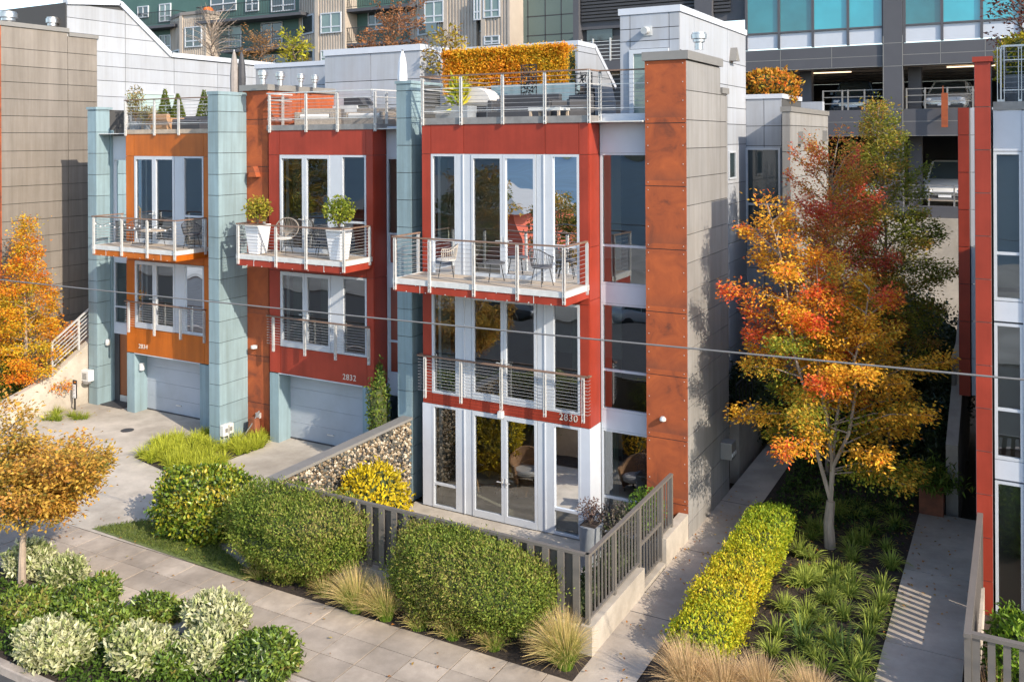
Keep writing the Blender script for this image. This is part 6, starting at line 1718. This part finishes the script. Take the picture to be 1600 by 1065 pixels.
for u, lab in ((826, 'black cut metal screen before the orange roof hedge'), (912, 'black cut metal screen beside the stair penthouse')):
    x = at(u, 150, Y=3.2).x; zc_ = 11.05 if u < 900 else 10.75
    t = thing('metal_screen', lab, 'screen', (x, 3.2, R0), 'cut metal screens')
    m_ = MB(); w_, h_ = .52, 1.15; z0 = zc_-.45
    m_.box(x-w_/2, x-w_/2+.03, 3.2, 3.22, R0, z0+h_).box(x+w_/2-.03, x+w_/2, 3.2, 3.22, R0, z0+h_).box(x-w_/2+.03, x+w_/2-.03, 3.2, 3.22, z0, z0+.03).box(x-w_/2+.03, x+w_/2-.03, 3.2, 3.22, z0+h_-.03, z0+h_)
    m_.build('frame', M['black'], t)
    l_ = MB(); rr = random.Random(u)
    for i in range(70):
        cx_, cz_ = x+rr.uniform(-.2, .2), z0+.06+rr.random()*(h_-.12); a = rr.random()*3.14; ll = rr.uniform(.06, .12)
        l_.bar((cx_-math.cos(a)*ll, 3.21, cz_-math.sin(a)*ll), (cx_+math.cos(a)*ll, 3.21, cz_+math.sin(a)*ll), .022, .012, (0,1,0))
    l_.build('lattice', M['black'], t)
M['taupe_canvas'] = mat('taupe_canvas', (.27,.24,.22), .9, var=.1, vscale=6)
def closed_umbrella(label, loc, h, canvas='canvas', pole='steel'):
    t = thing('closed_umbrella', label, 'umbrella', loc)
    x, y, z = loc
    MB().tube([(x, y, z), (x, y, z+h)], .025, 8).build('pole', M[pole], t)
    MB().lathe((x, y, z+h*.28), [(.06,0),(.15,.04),(.14,h*.2),(.15,h*.38),(.12,h*.56),(.07,h*.66),(.02,h*.71)], 8).build('canopy', M[canvas], t)
    MB().lathe((x, y, z), [(.25,0),(.25,.06),(.05,.09)], 14).build('base', M['dark'], t)
    return t
p = at(366, 140, Y=4.8); closed_umbrella('closed pale umbrella standing by its dark twin above the teal tower', (p.x, 4.8, 10.0), at(366, 78, Y=4.8).z-10.0, 'taupe_canvas')
p = at(374, 140, Y=5.0); closed_umbrella('closed dark umbrella behind the pale one above the teal tower', (p.x+.12, 5.0, 10.0), at(374, 80, Y=5).z-10.0, 'dark', 'black')
p = at(629, 130, Y=2.6); closed_umbrella('closed white umbrella against the white upper storey', (p.x, 2.6, 9.95), at(629, 78, Y=2.6).z-9.95, 'white_pot', 'black')
p = at(374, 72, X=-31.2)
# middle roof deck
R2 = 9.955
sofa('brown wicker lounge chair on the middle roof deck', (at(497, 188, Y=1.9).x, 1.9, R2), 1.25, .8, .65, 'wicker', 'cushion', 'armchair', 'lounge_chair', .4)
sofa('long wicker sofa on the middle roof deck by the white wall', (at(580, 190, Y=2.0).x, 2.0, R2), 1.5, .8, .62, 'wicker', 'cushion')
t = thing('covered_cabinet', 'grey barbecue cabinet on the middle roof deck', 'barbecue', (at(548, 185, Y=3.2).x, 3.2, R2)); p = t.location
MB().box(p.x-.5, p.x+.5, 2.9, 3.5, R2, R2+.75).build('cabinet', M['deck_edge'], t, bevel=.01)
MB().prism([(p.x-.05, R2+.755), (p.x+.75, R2+.755), (p.x+.55, R2+1.0), (p.x-.05, R2+1.0)], 'y', 2.92, 3.48).build('lid', M['dark'], t)
MB().box(p.x-.45, p.x+.0, 2.885, 2.9, R2+.1, R2+.65).build('door_panel', M['cap'], t)
# left roof deck
R3 = 9.895
for u, lab, h in ((258, 'cone shaped evergreen in a pot, left one on the left roof deck', 1.15), (278, 'cone shaped evergreen in a pot, middle one on the left roof deck', .95), (319, 'cone shaped evergreen in a pot beside the teal tower top', 1.05)):
    x = at(u, 190, Y=2.5).x; t = thing('cone_topiary', lab, 'potted plant', (x, 2.5, R3), 'potted cone evergreens')
    MB().lathe((x, 2.5, R3), [(.17,0),(.22,.36),(.24,.4),(.2,.4)], 16).build('pot', M['grey_pot'], t, smooth=True)
    n = 1500; s = RS.random(n)**.6; a = RS.uniform(0, 6.283, n); rr = .27*(s)*RS.uniform(.8, 1.05, n)
    P = np.stack([x+np.cos(a)*rr, 2.5+np.sin(a)*rr, R3+.4+h*(1-s)], 1)
    leaf_object('foliage', P, np.stack([np.cos(a), np.sin(a), np.full(n, 1.2)], 1), rdir(n), .09, .03, tints([(.06,.10,.015),(.16,.2,.03),(.26,.27,.04)], P, 3), t)
potted('tall leggy flowering plant in a blue grey pot on the left roof deck', (at(212, 198, Y=1.5).x, 1.5, R3), [(.16,.15,.03),(.3,.22,.06),(.45,.3,.08)], 500, .36, 1.1, pot='grey_pot', ph=.4, taper=False, L=.09, sq=.2)
potted('low grey leaved plant in a pot on the left roof deck', (at(233, 200, Y=1.2).x, 1.2, R3), [(.2,.19,.08),(.45,.38,.2)], 420, .34, .55, pot='grey_pot', ph=.25, taper=False, L=.09, sq=.18)
sofa('tan wicker armchair seen from behind on the left roof deck', (at(258, 200, Y=1.5).x, 1.5, R3), 1.05, .75, .62, 'tan_wicker', 'cushion', 'armchair', 'wicker_armchair', math.pi)
sofa('dark sofa with pale cushions on the left roof deck', (at(301, 199, Y=1.7).x, 1.7, R3), 1.5, .75, .55, 'dark', 'charcoal')
# terrace furniture and pots
armchair_t = None
def tub_chair(label, loc, rz):
    t = thing('tub_chair', label, 'chair', (0, 0, 0), 'terrace tub chairs')
    mb = MB(); n = 20; outer = []; 
    for j, (z, rr) in enumerate(((.0,.30),(.25,.36),(.5,.42))):
        for i in range(n):
            th = math.radians(-40+260*i/(n-1)); zz = z + (.28*max(0, math.sin(th)) if j == 2 else 0)
            mb.v.append((math.cos(th)*rr, math.sin(th)*rr, zz+.05))
    for j, (z, rr) in enumerate(((.5,.37),(.25,.31),(.0,.26))):
        for i in range(n):
            th = math.radians(-40+260*i/(n-1)); zz = z + (.28*max(0, math.sin(th)) if j == 0 else 0)
            mb.v.append((math.cos(th)*rr, math.sin(th)*rr, zz+.05))
    for j in range(5):
        for i in range(n-1): mb.f.append((j*n+i, j*n+i+1, (j+1)*n+i+1, (j+1)*n+i))
    for i in range(n-1): mb.f.append((5*n+i, 5*n+i+1, i+1, i))
    mb.f.append((0, n, 2*n, 3*n, 4*n, 5*n)); mb.f.append((n-1, 2*n-1, 3*n-1, 4*n-1, 5*n-1, 6*n-1))
    mb.build('shell', M['tan_wicker'], t, smooth=True)
    MB().lathe((0, 0, .28), [(0,0),(.3,0),(.31,.08),(.27,.12),(0,.12)], 18).build('cushion', M['cushion'], t, smooth=True)
    for a in (.8, 2.35, 3.93, 5.5): MB().tube([(math.cos(a)*.25, math.sin(a)*.25, .06), (math.cos(a)*.25, math.sin(a)*.25, 0)], .02, 6).build('foot', M['black'], t)
    t.location = loc; t.rotation_euler = (0, 0, rz); t.scale = (1.15, 1.15, 1.1)
    return t
zT_ = -.055
tub_chair('tan wicker tub chair behind the fence beside the yellow shrub', (at(657, 792, Y=-2.6).x, -2.6, zT_), 2.6)
tub_chair('tan wicker tub chair behind the nearest clipped shrub', (at(842, 832, Y=-2.2).x, -2.2, zT_), 3.4)
tub_chair('tan wicker chair inside the ground floor room, left of the doors', (at(762, 735, Y=1.6).x, 1.6, -.04), .6)
tub_chair('tan wicker chair inside the ground floor room, right of the doors', (at(815, 735, Y=1.8).x, 1.8, -.04), -.7)
t = thing('floor_lamp', 'floor lamp with a yellow drum shade inside the ground floor room', 'lamp', (at(705, 690, Y=1.2).x, 1.2, -.04)); p = t.location
MB().tube([(p.x, 1.2, -.04), (p.x, 1.2, 1.3)], .015, 8).build('pole', M['steel'], t); MB().lathe((p.x, 1.2, 1.25), [(.2,0),(.2,.4),(.19,.4),(.19,0)], 20).build('lamp_shade', M['yellow_shade'], t); MB().lathe((p.x, 1.2, -.04), [(.16,0),(.16,.03),(.02,.04)], 16).build('base', M['steel'], t)
t = thing('dining_table', 'pale table inside the ground floor room', 'table', (at(835, 770, Y=1.7).x, 1.7, -.04)); p = t.location
MB().box(p.x-.7, p.x+.7, 1.3, 2.1, .66, .71).build('table_top', M['cushion'], t)
for sx in (-1, 1): MB().box(p.x+sx*.6-.04, p.x+sx*.6+.04, 1.65, 1.75, -.04, .66).build('leg', M['deck'], t)
potted('grey leaved bush in a grey pot under the rust pillar', (-8.0, -.75, zT_), [(.10,.08,.06),(.2,.17,.14),(.12,.16,.05)], 1300, .5, .75, pot='grey_pot', ph=.5, taper=False, sq=.26, L=.08)
potted('fresh green bush in a grey pot beside the rust pillar', (-7.5, -.35, zT_), [(.06,.12,.02),(.14,.25,.03),(.25,.36,.05)], 1300, .48, .95, pot='grey_pot', ph=.6, taper=False, sq=.26, L=.09)
potted('twiggy brown plant in a tall blue grey pot before the corner window', (-8.55, -1.1, zT_), [(.14,.09,.08),(.24,.16,.13)], 420, .35, .5, pot='grey_pot', ph=.95, taper=False, sq=.27, L=.06)
# ================================================================== across the street, seen in the window reflections
sheet('car_park', [(-120, -60), (120, -60), (120, -24.5), (-120, -24.5)], -.22, mat('car_park_paving', (.27,.26,.24), .9, var=.25, vscale=.3, blotch=.2))
o = sheet('lake', [(-900, -900), (900, -900), (900, -75), (-900, -75)], -6.0, M['water'])
sheet('bank', [(-400, -75), (400, -75), (400, -60), (-400, -60)], lambda x, y: -.25 if y > -61 else -6.2, M['turf'])
hl = MB(); k = 40
for i in range(k+1):
    x = -900+1800*i/k; z = 26 + 14*math.sin(i*.9) + 9*math.sin(i*2.3)
    hl.v += [(x, -780, -6.5), (x, -860, z), (x, -1000, z*.8)]
for i in range(k): a = i*3; hl.f += [(a, a+3, a+4, a+1), (a+1, a+4, a+5, a+2)]
o = hl.build('far_shore', M['hill'], smooth=True); o["kind"] = 'structure'
hs = thing('shore_house', 'red boarded house with a grey hipped roof across the street', 'house', (-43, -48, -.2))
MB().box(-53, -35, -54, -44, -.3, 3.6).build('wall', mat("barn_red", (.34,.06,.03), .7), hs)
rf = MB(); rf.v = [(-54,-55,3.6),(-34,-55,3.6),(-34,-43,3.6),(-54,-43,3.6),(-49,-49,6.2),(-39,-49,6.2)]; rf.f = [(0,1,5,4),(1,2,5),(2,3,4,5),(3,0,4),(0,3,2,1)]
rf.build('roof', M['cap'], hs)
for x in (-50, -46, -42, -38): window_side_ = MB().box(x-.6, x+.6, -44, -43.93, 1.0, 2.6).build('window', M['glass_dark'], hs)
tree0 = None
for i, (x, y, s) in enumerate(((-34, -36, .9), (-26, -33, .8), (-16, -36, 1.0), (-9, -35, .9), (-58, -40, 1.0), (-64, -50, 1.1))):
    lab = ('green and amber tree by the lake bank', 'amber tree beside the red shore house', 'green tree beyond the street opposite the nearest house', 'small tree across the street opposite the right path', 'large tree far along the lake bank', 'tree behind the red shore house')[i]
    if tree0 is None:
        s_, b_ = grow((0, 0, 0), (0, 0, 7.2), lambda t: 2.6*math.sin(math.pi*min(1, t*.85+.12))+.3, .25, 70, 71, lambda t, a, e, r: r.uniform(0, .8), .3, .2, r0=.16)
        tree0 = branchy_tree('bank_tree', lab, (0, 0, 0), s_, b_, [(.07,.10,.02),(.16,.16,.03),(.34,.2,.04),(.46,.24,.04)], 7000, .26, seed=21, flat=.2, width=.6, group='trees across the street')
        tree0.location = (x, y, -.25)
    else: dup(tree0, (x, y, -.25), i*1.3, lab, s)
for i, (x, c, lab) in enumerate(((-16.5, (.5,.5,.5), 'silver car parked at the far kerb'), (-10, (.62,.62,.62), 'white car parked at the far kerb'), (-25, (.06,.07,.08), 'dark car parked at the far kerb'))):
    make_car(lab, carmat("kerb_car_paint", c), (x, -23.5, -.22), math.pi/2, 0, 'parked_car')
